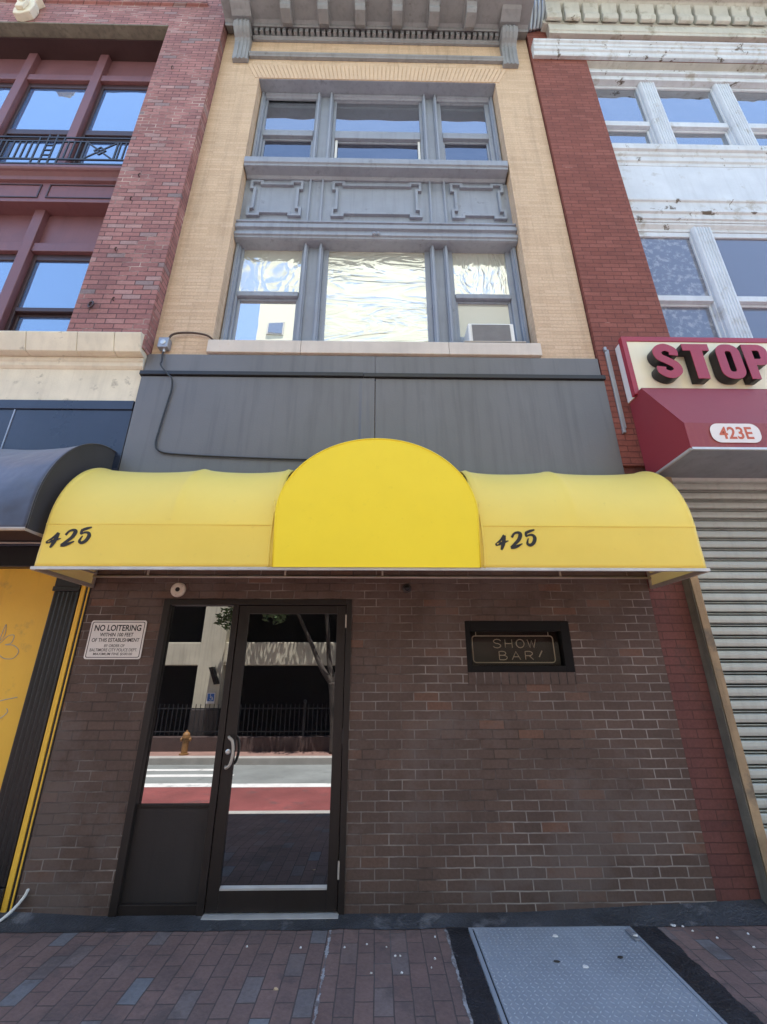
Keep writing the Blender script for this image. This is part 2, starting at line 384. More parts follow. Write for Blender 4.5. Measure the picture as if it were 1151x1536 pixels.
def curve_mesh(loops, extrude):
    cu = bpy.data.curves.new('c', 'CURVE'); cu.dimensions = '2D'; cu.fill_mode = 'BOTH'; cu.extrude = extrude
    for lp in loops:
        sp = cu.splines.new('POLY'); sp.points.add(len(lp)-1); sp.use_cyclic_u = True
        for k, (x, y) in enumerate(lp): sp.points[k].co = (x, y, 0, 1)
    return to_mesh(cu)
def to_mesh(cu):
    o = bpy.data.objects.new('tmp', cu); COL.objects.link(o)
    dg = bpy.context.evaluated_depsgraph_get()
    me = bpy.data.meshes.new_from_object(o.evaluated_get(dg))
    bpy.data.objects.remove(o); bpy.data.curves.remove(cu)
    return me
def text_mesh(s, size, extrude, bold=0.0):
    cu = bpy.data.curves.new('t', 'FONT'); cu.body = s; cu.size = size; cu.extrude = extrude; cu.offset = bold
    cu.align_x = 'CENTER'; cu.resolution_u = 4
    return to_mesh(cu)
def facing(me, x, y, z, width=None, height=None, shear=0.0):
    """lay a flat x,y drawing on a plane facing the street, centred at x,z"""
    vs = me.vertices
    x0 = min(v.co.x for v in vs); x1 = max(v.co.x for v in vs); y0 = min(v.co.y for v in vs); y1 = max(v.co.y for v in vs)
    kx = width/(x1-x0) if width else 1; ky = height/(y1-y0) if height else (kx if width else 1)
    if not width and height: kx = ky
    for v in vs:
        a, b, c = v.co
        v.co = (x + (a-(x0+x1)/2)*kx + shear*(b-(y0+y1)/2)*ky, y - c, z + (b-(y0+y1)/2)*ky)
    return me
def spline(pts, n=8):
    out = []; P = [Vector(p) for p in pts]
    for i in range(len(P)-1):
        p0, p1, p2, p3 = P[max(i-1,0)], P[i], P[i+1], P[min(i+2,len(P)-1)]
        for k in range(n):
            t = k/n
            out.append(.5*((2*p1)+(p2-p0)*t+(2*p0-5*p1+4*p2-p3)*t*t+(3*p1-p0-3*p2+p3)*t**3))
    out.append(P[-1]); return out
def ribbon(pts, w, n=8):
    """closed outline of a brush stroke; w = widths along it"""
    P = spline(pts, n); m = len(P); L = []; R = []
    for i, p in enumerate(P):
        d = (P[min(i+1,m-1)] - P[max(i-1,0)]).normalized(); nn = Vector((-d.y, d.x))
        u = i/(m-1)*(len(w)-1); k = min(int(u), len(w)-2); ww = w[k]+(w[k+1]-w[k])*(u-k)
        L.append(p+nn*ww/2); R.append(p-nn*ww/2)
    return [tuple(q) for q in L + R[::-1]]
def rrect(x0, x1, z0, z1, r, n=6):
    o = []
    for cx, cz, a in ((x1-r, z1-r, 0), (x0+r, z1-r, 90), (x0+r, z0+r, 180), (x1-r, z0+r, 270)):
        for k in range(n+1):
            t = math.radians(a+90*k/n); o.append((cx+r*math.cos(t), cz+r*math.sin(t)))
    return o

def sash(parent, x0, x1, z0, z1, y, mat, panes, rail=None, st=.055, bot=.08, top=.05, name='window', step=.035):
    """double hung window: sash frame with its panes as sub-parts; rail = (z low, z high) of the meeting rail"""
    b = B()
    b.box(x0, x0+st, y, y+.05, z0, z1); b.box(x1-st, x1, y, y+.05, z0, z1); b.box(x0+st, x1-st, y, y+.05, z1-top, z1)
    if rail:
        b.box(x0+st, x1-st, y-.012, y+.05, rail[0], rail[1])
        b.box(x0+st, x0+st+.03, y+step, y+step+.04, z0, rail[0]); b.box(x1-st-.03, x1-st, y+step, y+step+.04, z0, rail[0])
        b.box(x0+st+.03, x1-st-.03, y+step, y+step+.04, z0, z0+bot)
        b.box(x0+st+.03, x1-st-.03, y+step, y+step+.04, rail[0]-.03, rail[0])
    else: b.box(x0+st, x1-st, y, y+.05, z0, z0+bot)
    w = b.obj(name, mat, parent, bevel=.006)
    if rail:
        B().box(x0+st, x1-st, y+.022, y+.03, rail[1], z1-top).obj('pane', panes[0], w)
        B().box(x0+st+.03, x1-st-.03, y+step+.018, y+step+.026, z0+bot, rail[0]-.03).obj('pane', panes[-1], w)
    else: B().box(x0+st, x1-st, y+.022, y+.03, z0+bot, z1-top).obj('pane', panes[0], w)
    return w

# ================================================================== SETTING
G0 = -.47
def walk_z(y): return 0.0 if y > -1.25 else -.26*((-1.25-y)/(3.38-1.25))
b = B(); b.box(-300, 300, -300, 300, G0-.05, G0); struct(b.obj('ground', 'soil'))
b = B(); b.box(-80, 80, -7.8, -3.42, G0, -.45); struct(b.obj('road', 'asphalt'))
b = B(); b.box(-80, 80, -5.65, -3.66, -.45, -.446); struct(b.obj('bus_lane', 'buslane'))
b = B(); b.box(-80, 80, -3.64, -3.46, -.45, -.4455); b.box(-80, 80, -5.95, -5.67, -.45, -.4455)
b.box(-5.6, -3.0, -6.75, -6.52, -.45, -.4455); b.box(-5.2, -3.4, -7.3, -7.12, -.45, -.4455)
struct(b.obj('lane_marking', 'roadwhite'))
b = B(); b.prof([(0.5, 0), (-1.25, 0), (-3.24, walk_z(-3.24)), (-3.24, -.5), (.5, -.5)], -80, 80); struct(b.obj('sidewalk', 'pavebrick'))
b = B(); b.box(-80, 80, -3.42, -3.242, -.5, -.25); struct(b.obj('kerb', 'kerb', bevel=.015))
b = B(); b.box(-80, 80, -8.05, -7.8, -.5, -.30); struct(b.obj('far_kerb', 'kerb', bevel=.015))
b = B(); b.box(-80, 80, -9.5, -8.052, -.5, -.304); struct(b.obj('far_sidewalk', 'farwalk'))
# tar fillet along the foot of the wall (sheet that runs from wall to bricks)
def tarf(u, v):
    x = -2.9 + u*6.4
    zt = .012 + .03*max(0, (-x-1.9)/.6) + .06*max(0, (x-1.0)/1.7)
    w = .165 + .018*mnoise.noise(Vector((x*3.1, 0, 0))) + .010*mnoise.noise(Vector((x*11, 3, 0)))
    y = -.002 - v*w
    return (x, y, zt*(1-v)**1.3 + .004 + .004*mnoise.noise(Vector((x*9, v*3, 1))) * (1 if 0 < v < 1 else 0))
b = B(); b.grid(tarf, 220, 6); struct(b.obj('tar_strip', 'tarstrip', smooth=True))
def ragged(x0, x1, y0, y1, seed, z=.004):
    n = 240; b = B()
    def f(u, v):
        y = y0 + (y1-y0)*u
        e0 = x0 + .012*mnoise.noise(Vector((y*9, seed, 0))) + .006*mnoise.noise(Vector((y*31, seed, 2))) + .006*mnoise.noise(Vector((y*90, seed, 4)))
        e1 = x1 + .012*mnoise.noise(Vector((y*9, seed+5, 0))) + .006*mnoise.noise(Vector((y*31, seed+5, 2))) + .006*mnoise.noise(Vector((y*90, seed+5, 4)))
        return (e0+(e1-e0)*v, y, z)
    b.grid(f, n, 2); return b
b = ragged(.452, .474, -.17, -1.75, 7, .003); struct(b.obj('mortar_line', 'caulk'))
b = ragged(-.293, -.281, -.17, -1.25, 8, .003); struct(b.obj('mortar_line', 'caulk'))
b = ragged(.468, .602, -.165, -1.75, 1, .005); struct(b.obj('tar_patch', 'tar'))
b = ragged(1.668, 1.845, -.165, -1.75, 2, .005); struct(b.obj('tar_patch', 'tar'))

# ================================================================== NARROW BEIGE BUILDING (the subject)
nb = thing('narrow_building', 'narrow beige brick building with grey window bay, between dusty red and white-trimmed brick neighbours', 'building', (0, 0, 0))
XL, XR = -2.43, 2.37
RL, RR, RT, RB = -1.81, 1.765, 9.94, 4.76       # window bay opening
b = B()
b.box(XL, RL, 0, .9, 3.3, 11.6); b.box(RR, XR, 0, .9, 3.3, 11.6)
b.box(RL, RR, 0, .9, RT, 11.6); b.box(RL, RR, 0.002, .9, 3.3, RB)
b.obj('wall', 'beige', nb)
B().box(XL, XR, .9, 9, 2.9, 11.9).obj('rear_wall', 'cavity', nb)
# flat arch of soldier bricks: a fan of thin proud bricks
b = B()
n = 62
for i in range(n):
    u = (i+.5)/n; xb = RL - .06 + u*(RR-RL+.12); lean = (u-.5)*.30
    w = (RR-RL+.12)/n*.80
    b.loft([(xb-w/2, -.007, RT+.004), (xb+w/2, -.007, RT+.004), (xb+w/2, .01, RT+.004), (xb-w/2, .01, RT+.004)],
           [(xb-w/2+lean, -.007, RT+.36), (xb+w/2+lean, -.007, RT+.36), (xb+w/2+lean, .01, RT+.36), (xb-w/2+lean, .01, RT+.36)])
b.obj('flat_arch', 'soldier', nb)
# stone sill in three lengths
for x0, x1 in ((-1.83, -.831), (-.828, .768), (.771, 1.775)):
    B().prof([(-.05, 4.765), (-.05, 4.925), (-.03, 4.945), (.30, 4.955), (.30, 4.765)], x0, x1).obj('window_sill', 'sillstone', nb, bevel=.006)
# bay lining
b = B(); b.box(RL+.001, RR-.001, .004, .26, RT-.012, RT-.002)
b.obj('soffit_board', 'greypaint', nb)
b = B(); b.box(RL, RR, .34, .36, 4.7, RT-.012); b.obj('backing', 'cavity', nb)
def jamb(b, x0, x1, z0, z1, y0=.15, y1=.34):   # stepped vertical moulding
    w = x1-x0
    b.profz([(x0, y1), (x0, y0+.03), (x0+w*.25, y0+.03), (x0+w*.25, y0), (x0+w*.75, y0), (x0+w*.75, y0+.03), (x1, y0+.03), (x1, y1)], z0, z1)
for z0, z1, zs in ((4.95, 6.80, 'lower'), (8.05, 9.925, 'upper')):
    for x0, x1 in ((RL, -1.745), (1.70, RR)):
        b = B(); jamb(b, x0, x1, z0, z1); b.obj('jamb', 'greypaint', nb, bevel=.004)
    for x0, x1 in ((-.945, -.70), (.66, .885)):
        b = B(); b.box(x0+.03, x1-.03, .205, .34, z0, z1)
        for xa in (x0, x1-.055): jamb(b, xa, xa+.055, z0, z1, .14, .205)
        b.box(x0-.0, x0+.02, .21, .34, z0, z1); b.box(x1-.02, x1, .21, .34, z0, z1)
        b.obj('mullion', 'greypaint', nb, bevel=.004)
    for x0, x1 in ((-1.745, -.945), (-.70, .66), (.885, 1.70)):
        b = B(); b.prof([(.16, z1), (.16, z1-.035), (.185, z1-.045), (.20, z1-.06), (.33, z1-.06), (.33, z1)], x0, x1); b.obj('head_trim', 'greypaint', nb, bevel=.003)
# windows
sash(nb, -1.745, -.945, 4.955, 6.795, .225, 'greypaint', ('film3', 'plainglass'), (5.85, 5.92), st=.03, top=.06, bot=.16)
sash(nb, -.70, .66, 4.955, 6.795, .225, 'greypaint', ('film1',), None, st=.065, top=.135, bot=.14)
sash(nb, .885, 1.70, 4.955, 6.795, .225, 'greypaint', ('film2', 'blindglass'), (5.85, 5.92), st=.065, top=.06, bot=.34)
sash(nb, -1.745, -.945, 8.06, 9.93, .225, 'greypaint', ('blueish', 'darkglass'), (8.98, 9.11), st=.03, top=.065, bot=.1)
w = sash(nb, -.70, .66, 8.06, 9.93, .225, 'greypaint', ('blueish', 'darkglass'), (8.94, 9.11), st=.045, top=.07, bot=.1)
for xs in (-.643, .575): B().box(xs, xs+.032, .24, .262, 8.06, 8.93).obj('stop_strip', 'whiteplastic', w)
sash(nb, .885, 1.70, 8.06, 9.93, .225, 'greypaint', ('blueish', 'darkglass'), (8.98, 9.11), st=.065, top=.075, bot=.1)
# ledge under upper windows, spandrel, entablature over lower windows
b = B(); b.prof([(.33, 8.075), (-.02, 8.055), (-.035, 8.045), (-.035, 7.945), (-.015, 7.935), (-.015, 7.90), (.10, 7.885), (.13, 7.86), (.33, 7.86)], RL+.012, RR-.025)
b.obj('ledge', 'greypaint', nb, bevel=.005)
b = B(); b.box(RL, RR, .155, .34, 6.95, 7.86); sp = b.obj('spandrel', 'greypaint', nb)
for x0, x1 in ((-.95, -.90), (-.785, -.732), (.671, .72), (.866, .915)):
    b = B(); jamb(b, x0, x1, 6.952, 7.858, .12, .158); b.obj('rib', 'greypaint', sp, bevel=.004)
def fret(x0, x1, z0, z1, c=.135, e=.05):
    p = []
    p += [(x0+c, z1-e), (x0+c, z1), (x0, z1), (x0, z1-c), (x0+e, z1-c)]
    p += [(x0+e, z0+c), (x0, z0+c), (x0, z0), (x0+c, z0), (x0+c, z0+e)]
    p += [(x1-c, z0+e), (x1-c, z0), (x1, z0), (x1, z0+c), (x1-e, z0+c)]
    p += [(x1-e, z1-c), (x1, z1-c), (x1, z1), (x1-c, z1), (x1-c, z1-e)]
    return p
for x0, x1 in ((-1.71, -1.035), (-.61, .56), (.985, 1.675)):
    b = B(); b.bars(fret(x0, x1, 7.15, 7.80), .034, .118, .158); b.obj('fret_moulding', 'greypaint', sp)
b = B(); b.prof([(.33, 6.98), (.11, 6.975), (.06, 6.955), (.055, 6.93), (.075, 6.925), (.075, 6.885), (.05, 6.88), (.05, 6.82), (.085, 6.81), (.085, 6.755),
                 (.055, 6.745), (.055, 6.70), (.075, 6.69), (.075, 6.665), (.10, 6.655), (.33, 6.655)], RL+.003, RR-.003)
b.obj('entablature', 'greypaint', nb, bevel=.003)
b = B()
for dx in (-.028, .028):
    b.lathe((-.03+dx, .047, 6.715), [(.004, -.02), (.022, -.016), (.026, 0), (.02, .02)], 'y', 12)
b.obj('boss', 'greypaint', nb, smooth=True)
# cornice
b = B()
b.prof([(0, 10.44), (-.045, 10.44), (-.05, 10.455), (-.07, 10.475), (-.07, 10.505), (-.055, 10.515), (-.055, 10.54), (-.03, 10.55), (-.03, 10.56), (0, 10.565)], -2.0, 1.93)
b.obj('string_moulding', 'greycorn', nb, bevel=.003)
b = B()
b.prof([(0, 10.93), (-.035, 10.93), (-.035, 10.95), (-.06, 10.965), (-.06, 10.985), (-.045, 10.99), (-.045, 11.16), (0, 11.16)], -2.0, 1.94)
b.prof([(0, 11.16), (-.125, 11.075), (-.14, 11.09), (-.14, 11.12), (-.18, 11.14), (-.58, 11.14), (-.58, 11.22), (-.60, 11.25), (-.66, 11.32), (-.70, 11.42), (-.70, 11.60), (0, 11.75)], -2.42, 2.36)
cor = b.obj('cornice', 'greycorn', nb, bevel=.004)
b = B()
x = -1.97; i = 0
while x < 1.90:
    b.box(x, x+.055, -.112, -.044, 10.992, 11.078); x += .0885
b.obj('dentil_course', 'greycorn', cor, bevel=.004)
for k in range(6):
    xc = -1.43 + k*.567
    b = B(); b.prof([(-.14, 11.138), (-.14, 11.03), (-.20, 10.985), (-.36, 10.985), (-.395, 11.02), (-.40, 11.06), (-.43, 11.085), (-.45, 11.138)], xc-.078, xc+.078)
    b.box(xc-.105, xc+.105, -.47, -.142, 11.10, 11.139)
    b.obj('modillion', 'greycorn', cor, bevel=.006)
for xc in (-2.13, 2.035):
    b = B(); w2 = .118
    pr = [(0, 10.33), (-.06, 10.33), (-.065, 10.60), (-.075, 10.76), (-.10, 10.80), (-.15, 10.83), (-.20, 10.88), (-.225, 10.95), (-.215, 11.02), (-.18, 11.06), (0, 11.10)]
    b.prof(pr, xc-w2, xc+w2)
    for dx in (-.06, .0, .06):      # raised reeds on the scroll face
        b.prof([(y-.010, z) for y, z in pr[1:9]] + [(y+.012, z) for y, z in pr[1:9]][::-1], xc+dx-.016, xc+dx+.016)
    b.lathe((xc, -.135, 10.955), [(.02, -w2-.012), (.07, -w2-.010), (.085, -w2+.002), (.085, w2-.002), (.07, w2+.010), (.02, w2+.012)], 'x', 18)
    b.prof([(0, 11.10), (-.24, 11.06), (-.30, 11.09), (-.36, 11.11), (-.40, 11.138), (0, 11.138)], xc-.15, xc+.15)
    b.obj('corbel', 'greycorn', nb, bevel=.005)
# sheet fascia
b = B(); b.box(-2.445, -.031, -.052, -.002, 2.92, 4.44); b.obj('fascia_panel', 'fascia', nb, bevel=.003)
b = B(); b.box(-.0235, 2.385, -.046, -.002, 2.92, 4.44); b.obj('fascia_panel', 'fascia', nb, bevel=.003)
b = B(); b.loft([(-.20, -.0525, 2.95), (-.165, -.085, 2.95), (-.045, -.0525, 2.95)], [(-.19, -.0525, 4.42), (-.165, -.057, 4.42), (-.10, -.0525, 4.42)]); b.obj('panel_dent', 'fascia', nb)
b = B(); b.box(-2.445, -.03, -.04, -.002, 4.50, 4.735); b.box(-.027, 2.37, -.038, -.002, 4.50, 4.735); b.obj('fascia_strip', 'fascia', nb, bevel=.003)
b = B(); b.prof([(-.002, 4.51), (-.075, 4.495), (-.075, 4.45), (-.002, 4.44)], -2.46, -.15); b.prof([(-.002, 4.508), (-.070, 4.495), (-.070, 4.448), (-.002, 4.44)], -.147, 2.395); b.obj('fascia_trim', 'fasciaband', nb, bevel=.002)
# ground floor brick with door and sign-window openings
DL, DR, DT = -1.815, -.212, 2.155
SL, SR, SB, ST = .749, 1.640, 1.568, 1.979
b = B()
b.box(-2.465, DL, 0, .3, -.3, 2.92); b.box(DL, DR, 0, .3, DT, 2.92); b.box(DR, SL, 0, .3, -.3, 2.92)
b.box(SR, 2.395, 0, .3, -.3, 2.92); b.box(SL, SR, 0, .3, ST, 2.92); b.box(SL, SR, 0, .3, -.3, SB-.0935)
b.box(DL, DR, -.001, .3, -.3, -.004)
b.obj('brick_wall', 'brown', nb)
B().box(SL+.002, SR-.002, -.006, .25, SB-.0935, SB-.001).obj('rowlock_sill', 'rowlock', nb)
B().box(DL, DR, .12, .3, 0, DT).obj('door_backing', 'cavity', nb)
# shopfront frame, sidelight and door
fr = B()
fr.box(DL, DL+.055, -.014, .11, 0, DT); fr.box(DR-.045, DR, -.014, .11, 0, DT); fr.box(DL+.055, DR-.045, -.014, .11, DT-.048, DT)
fr.box(-1.222, -1.172, -.014, .11, 0, DT-.048)
ff = fr.obj('door_frame', 'darkbronze', nb, bevel=.003)
sl = B().box(-1.76, -1.222, .02, .06, .635, .655).obj('sidelight', 'darkbronze', nb, bevel=.003)
B().box(-1.76, -1.222, .0, .06, .012, .072).obj('bottom_rail', 'darkbronze', sl, bevel=.003)
B().box(-1.76, -1.222, .035, .043, .655, DT-.048).obj('pane', 'doorglass', sl)
B().box(-1.76, -1.222, .03, .05, .072, .635).obj('kick_panel', 'panelbrown', sl)
b = B(); d0, d1 = -1.168, -.261
b.box(d0, d0+.085, -.004, .04, .028, 2.103); b.box(d1-.075, d1, -.004, .04, .028, 2.103)
b.box(d0+.085, d1-.075, -.004, .04, 2.035, 2.103); b.box(d0+.085, d1-.075, -.004, .04, .028, .152)
dr = b.obj('door', 'darkbronze', nb, bevel=.003)
B().box(d0+.085, d1-.075, .012, .02, .152, 2.035).obj('pane', 'doorglass', dr)
b = B(); b.prof([(-.008, .150), (-.008, .162), (.012, .172), (.012, .150)], d0+.087, d1-.077); b.obj('glazing_bead', 'alum', dr)
b = B(); b.tube(spline([(-1.135, -.004, 1.10), (-1.118, -.050, 1.10), (-1.088, -.060, 1.075), (-1.075, -.062, 1.0), (-1.088, -.060, .925), (-1.118, -.050, .90), (-1.135, -.004, .90)], 6), .011, 10)
b.obj('handle', 'framebar', dr, smooth=True)
b = B(); b.lathe((-1.128, -.004, 1.0), [(.019, .0), (.019, -.010), (.012, -.014), (.004, -.014)], 'y', 18); b.obj('lock', 'steel', dr, smooth=False)
for z in (1.92, .21, 1.05):
    b = B(); b.lathe((-.2585, -.010, z), [(.007, 0), (.007, .105)], 'z', 10); b.obj('hinge', 'darkbronze' if z == 1.05 else 'framebar', dr)
B().prof([(-.055, .002), (-.055, .014), (-.02, .022), (.09, .022), (.09, .002)], -1.172, -.25).obj('threshold', 'alum', nb, bevel=.002)
# small sign window
b = B()
b.box(SL+.001, SL+.042, .0, .09, SB, ST-.001); b.box(SR-.075, SR-.001, .0, .09, SB, ST-.001)
b.box(SL+.042, SR-.075, .0, .09, ST-.085, ST-.001); b.box(SL+.042, SR-.075, .0, .09, SB, SB+.05)
sw = b.obj('sign_window', 'blackframe', nb, bevel=.004)
B().box(SL+.042, SR-.075, .045, .05, SB+.05, ST-.085).obj('pane', 'showglass', sw)
B().box(SL+.04, SR-.04, .16, .18, SB, ST).obj('backing', 'neonback', sw)
b = B(); b.box(SL, SL+.03, .09, .16, SB, ST); b.box(SR-.03, SR, .09, .16, SB, ST); b.box(SL, SR, .09, .16, ST-.03, ST); b.box(SL, SR, .09, .16, SB, SB+.03); b.obj('reveal', 'cavity', sw)

# ---- unlit neon sign behind that window
ns = thing('neon_sign', 'unlit neon sign of thin pale tubes reading SHOW BAR inside the small black window', 'sign', (1.18, .1, 1.60))
NY = .10
def nst(b, pts, sm=False, r=.0035):
    b.tube([(p[0], NY, p[1]) for p in (spline([(q[0], q[1]) for q in pts], 5) if sm else pts)], r, 6)
b = B(); b.tube([(x, NY, z) for x, z in rrect(.825, 1.525, 1.645, 1.862, .025, 4)], .0045, 6, True); b.obj('border_tube', 'neon', ns, smooth=True)
def neon_word(word, x0, z0, h, w, gap):
    x = x0
    for ch in word:
        b = B()
        def P(u, v): return (x+u*w, z0+v*h)
        if ch == 'S': nst(b, [P(1,.82), P(.8,.97), P(.35,1), P(.05,.78), P(.3,.55), P(.75,.45), P(.97,.22), P(.65,0), P(.2,.02), P(0,.18)], True)
        if ch == 'H': nst(b, [P(.05,0), P(.05,1)]); nst(b, [P(.95,0), P(.95,1)]); nst(b, [P(.05,.5), P(.95,.5)])
        if ch == 'O': b.tube([(x+w/2+w*.52*math.cos(a), NY, z0+h/2+h*.5*math.sin(a)) for a in [2*PI*k/20 for k in range(20)]], .0035, 6, True)
        if ch == 'W': nst(b, [P(-.05,1), P(.25,0), P(.5,.9), P(.75,0), P(1.05,1)])
        if ch == 'B':
            nst(b, [P(.05,0), P(.05,1)]); nst(b, [P(.05,1), P(.6,1), P(.85,.78), P(.6,.54), P(.05,.54)], True); nst(b, [P(.05,.52), P(.7,.5), P(.98,.26), P(.7,0), P(.05,0)], True)
        if ch == 'A': nst(b, [P(0,0), P(.5,1), P(1,0)]); nst(b, [P(.2,.35), P(.8,.35)])
        if ch == 'R':
            nst(b, [P(.05,0), P(.05,1)]); nst(b, [P(.05,1), P(.65,1), P(.92,.76), P(.65,.5), P(.05,.5)], True); nst(b, [P(.5,.5), P(.98,0)])
        b.obj('letter_tube', 'neon', ns, smooth=True); x += w + gap
neon_word('SHOW', 1.005, 1.765, .068, .066, .034)
neon_word('BAR', 1.045, 1.668, .066, .072, .040)
for q, rr in (([(1.39, 1.69), (1.42, 1.74)], .005), ([(.86, 1.86), (.86, 1.90)], .0035), ([(1.49, 1.86), (1.49, 1.90)], .0035)):
    b = B(); nst(b, q, r=rr); b.obj('tube_support', 'neon', ns)

# ================================================================== YELLOW AWNING
ya = thing('yellow_awning', 'bright yellow canvas awning with a tall half-round centre and 425 in black script', 'awning', (0, -.35, 2.27))
AL, AR, AF, AB, AS, AT = -2.455, 2.42, -.685, 2.275, 2.60, 3.33
def awn_prof(v):
    """v 0..1 from front bottom edge to the wall: (y, z, how far the cloth may sag)"""
    if v < .25:
        u = v/.25; return (AF, AB+(AS-AB)*u, .0)
    a = (v-.25)/.75*PI/2; return (AF*math.cos(a), AS+(AT-AS)*math.sin(a), math.sin((v-.25)/.75*PI)**.8)
ribs = [AL, -1.54, -.79, .79, 1.53, AR]
def sagx(x):
    for a, c in zip(ribs, ribs[1:]):
        if a <= x <= c: return math.sin(PI*(x-a)/(c-a))**.46 if c-a > 0 else 0
    return 0
def awn_part(x0, x1):
    def f(u, v):
        x = x0 + (x1-x0)*u; y, z, s = awn_prof(v); k = 1 - .055*s*sagx(x)
        wob = .004*mnoise.noise(Vector((x*1.7, z*2, 0)))
        kz = 1 - .075*s*sagx(x)
        return (x, y*k + wob*(1 if v > .1 else 0), AS+(z-AS)*kz if z > AS else z)
    return f
for x0, x1 in ((AL, -.745), (.745, AR)):
    b = B(); b.grid(awn_part(x0, x1), 80, 40); b.obj('canvas', 'yellow', ya, smooth=True, solid=.003)
# half round centre: face and barrel behind it
DRX, DZ0, DZT = .765, 2.69, 3.335
FY = AF-.012
def dome_outline(n=48):
    p = [(-.752, AB)]
    p += [(-DRX*math.cos(PI*k/n), DZ0+(DZT-DZ0)*math.sin(PI*k/n)) for k in range(n+1)]
    return p + [(.752, AB)]
b = B(); b.profy(dome_outline(), FY, FY-.004); b.obj('dome_face', 'yellowface', ya)
out = dome_outline()[1:-1]
def bar(u, v):
    k = min(int(u*(len(out)-1)+1e-6), len(out)-1); x, z = out[k]
    return (x, FY+.003 + (0-FY-.003)*v, z)
b = B(); b.grid(bar, len(out)-1, 6); b.obj('dome_barrel', 'yellow', ya, smooth=True, solid=.003)
b = B()
pts = [(x, FY-.004, z) for x, z in dome_outline()]; b.tube(pts, .0055, 6); b.obj('piping', 'yellowface', ya, smooth=True)
for s in (-1, 1):
    b = B(); b.tube(spline([(s*.785, AF-.008, AB), (s*.79, AF-.008, 2.45), (s*.782, AF-.008, 2.66), (s*.772, AF-.012, 2.72), (s*.79, AF-.0, 2.80)], 6), .006, 6); b.obj('lacing_cord', 'yellow', ya, smooth=True)
b = B(); b.box(AL, -.78, AF-.005, AF-.001, AS-.004, AS+.003); b.box(.78, AR, AF-.005, AF-.001, AS-.004, AS+.003); b.obj('seam', 'yellow', ya)
for xe in (AL, AR):
    pr = [(awn_prof(k/30)[0], awn_prof(k/30)[1]) for k in range(31)] + [(0, AB)]
    b = B(); b.loft([(xe-.001, y*.995, z-.002) for y, z in pr], [(xe+.001, y*.995, z-.002) for y, z in pr]); b.obj('end_panel', 'yellowend', ya)
b = B()
def sq(b, p, q, w=.0125):
    p, q = Vector(p), Vector(q); b.tube([p, q], w*1.2, 4)
sq(b, (AL-.02, AF+.004, AB-.008), (AR+.02, AF+.004, AB-.008))
b.obj('front_bar', 'alum', ya)
for s, xe in ((1, AL), (-1, AR)):
    b = B(); sq(b, (xe, AF, AB-.01), (xe, -.02, AB-.01), .016); sq(b, (xe+s*.004, -.02, AB-.02), (xe+s*.004, -.02, 2.55), .013)
    b.tube([(xe+s*.01, AF+.16, 2.36), (xe+s*.01, -.02, 2.375)], .009, 6); b.obj('side_bar', 'framebar', ya)
    b = B(); sq(b, (xe+s*.003, AF+.02, AB), (xe+s*.003, AF+.02, AS), .010); b.obj('corner_post', 'framebar', ya)
b = B(); b.tube([(AL, -.03, 2.345), (AR, -.03, 2.345)], .0105, 8); b.obj('wall_bar', 'framebar', ya, smooth=True)
for x in (-1.99, -.80, .05, 1.62):
    b = B(); b.box(x-.008, x+.008, -.032, -.022, 2.345, 2.43); b.obj('bracket', 'framebar', ya)
for x in (-1.54, .0, 1.53):
    pr = spline([(x, awn_prof(.25+.75*k/10)[0]*.965, awn_prof(.25+.75*k/10)[1]-.035) for k in range(11)], 3)
    b = B(); b.tube([(x, AF*.965, AB)] + pr, .010, 6); b.obj('rib', 'framebar', ya, smooth=True)
K = .000464
def number425(cx, cz, sh):
    st = [([(415,300),(340,385),(268,455),(330,442),(400,415),(470,392)], [50,34,40,44,40,14]),
          ([(408,300),(398,380),(375,460),(342,545)], [56,58,62,30]),
          ([(530,335),(575,270),(640,252),(672,285),(640,370),(560,450),(500,505)], [40,34,44,66,58,46,40]),
          ([(495,503),(545,502),(610,478),(690,438)], [44,52,46,14]),
          ([(912,203),(840,225),(780,250)], [22,46,46]), ([(780,240),(766,280),(764,322)], [50,42,24]),
          ([(764,322),(820,292),(880,300),(900,350),(870,425),(815,462),(772,440),(780,390),(800,348)], [18,30,44,60,56,48,40,26,14])]
    bm = bmesh.new()
    for i, (p, w) in enumerate(st):
        lp = ribbon([((x-585+sh*(380-y))*K, (380-y)*K) for x, y in p], [q*K for q in w])
        me = curve_mesh([lp], .0004+.0002*i); 
        for v in me.vertices: v.co = (cx+v.co.x, AF-.0045-v.co.z, cz+v.co.y)
        bm.from_mesh(me); bpy.data.meshes.remove(me)
    me = bpy.data.meshes.new('number'); bm.to_mesh(me); bm.free()
    link('number', me, 'ink', ya)
number425(1.033, 2.487, 0); number425(-2.265, 2.492, .0)

# ================================================================== things on the narrow building
# window air conditioner
ac = thing('air_conditioner', 'white window air conditioner with grey grille standing on the stone sill', 'air conditioner', (1.27, .05, 4.955))
b = B(); b.box(1.01, 1.525, .0, .30, 4.97, 5.245); b.obj('case', 'whiteplastic', ac, bevel=.012)
b = B(); b.box(1.052, 1.478, -.006, .0, 4.985, 5.222)
for k in range(22): z = 4.99 + k*.0105; b.box(1.054, 1.476, -.010, -.005, z, z+.005)
b.obj('grille', 'acgrille', ac)
B().box(.95, 1.63, -.03, .28, 4.956, 4.969).obj('support_board', 'framebar', ac, bevel=.002)
b = B(); b.box(.90, 1.0, .20, .26, 4.97, 5.06); b.box(1.55, 1.66, .20, .26, 4.97, 5.10); b.obj('filler_panel', 'maroondark', ac)
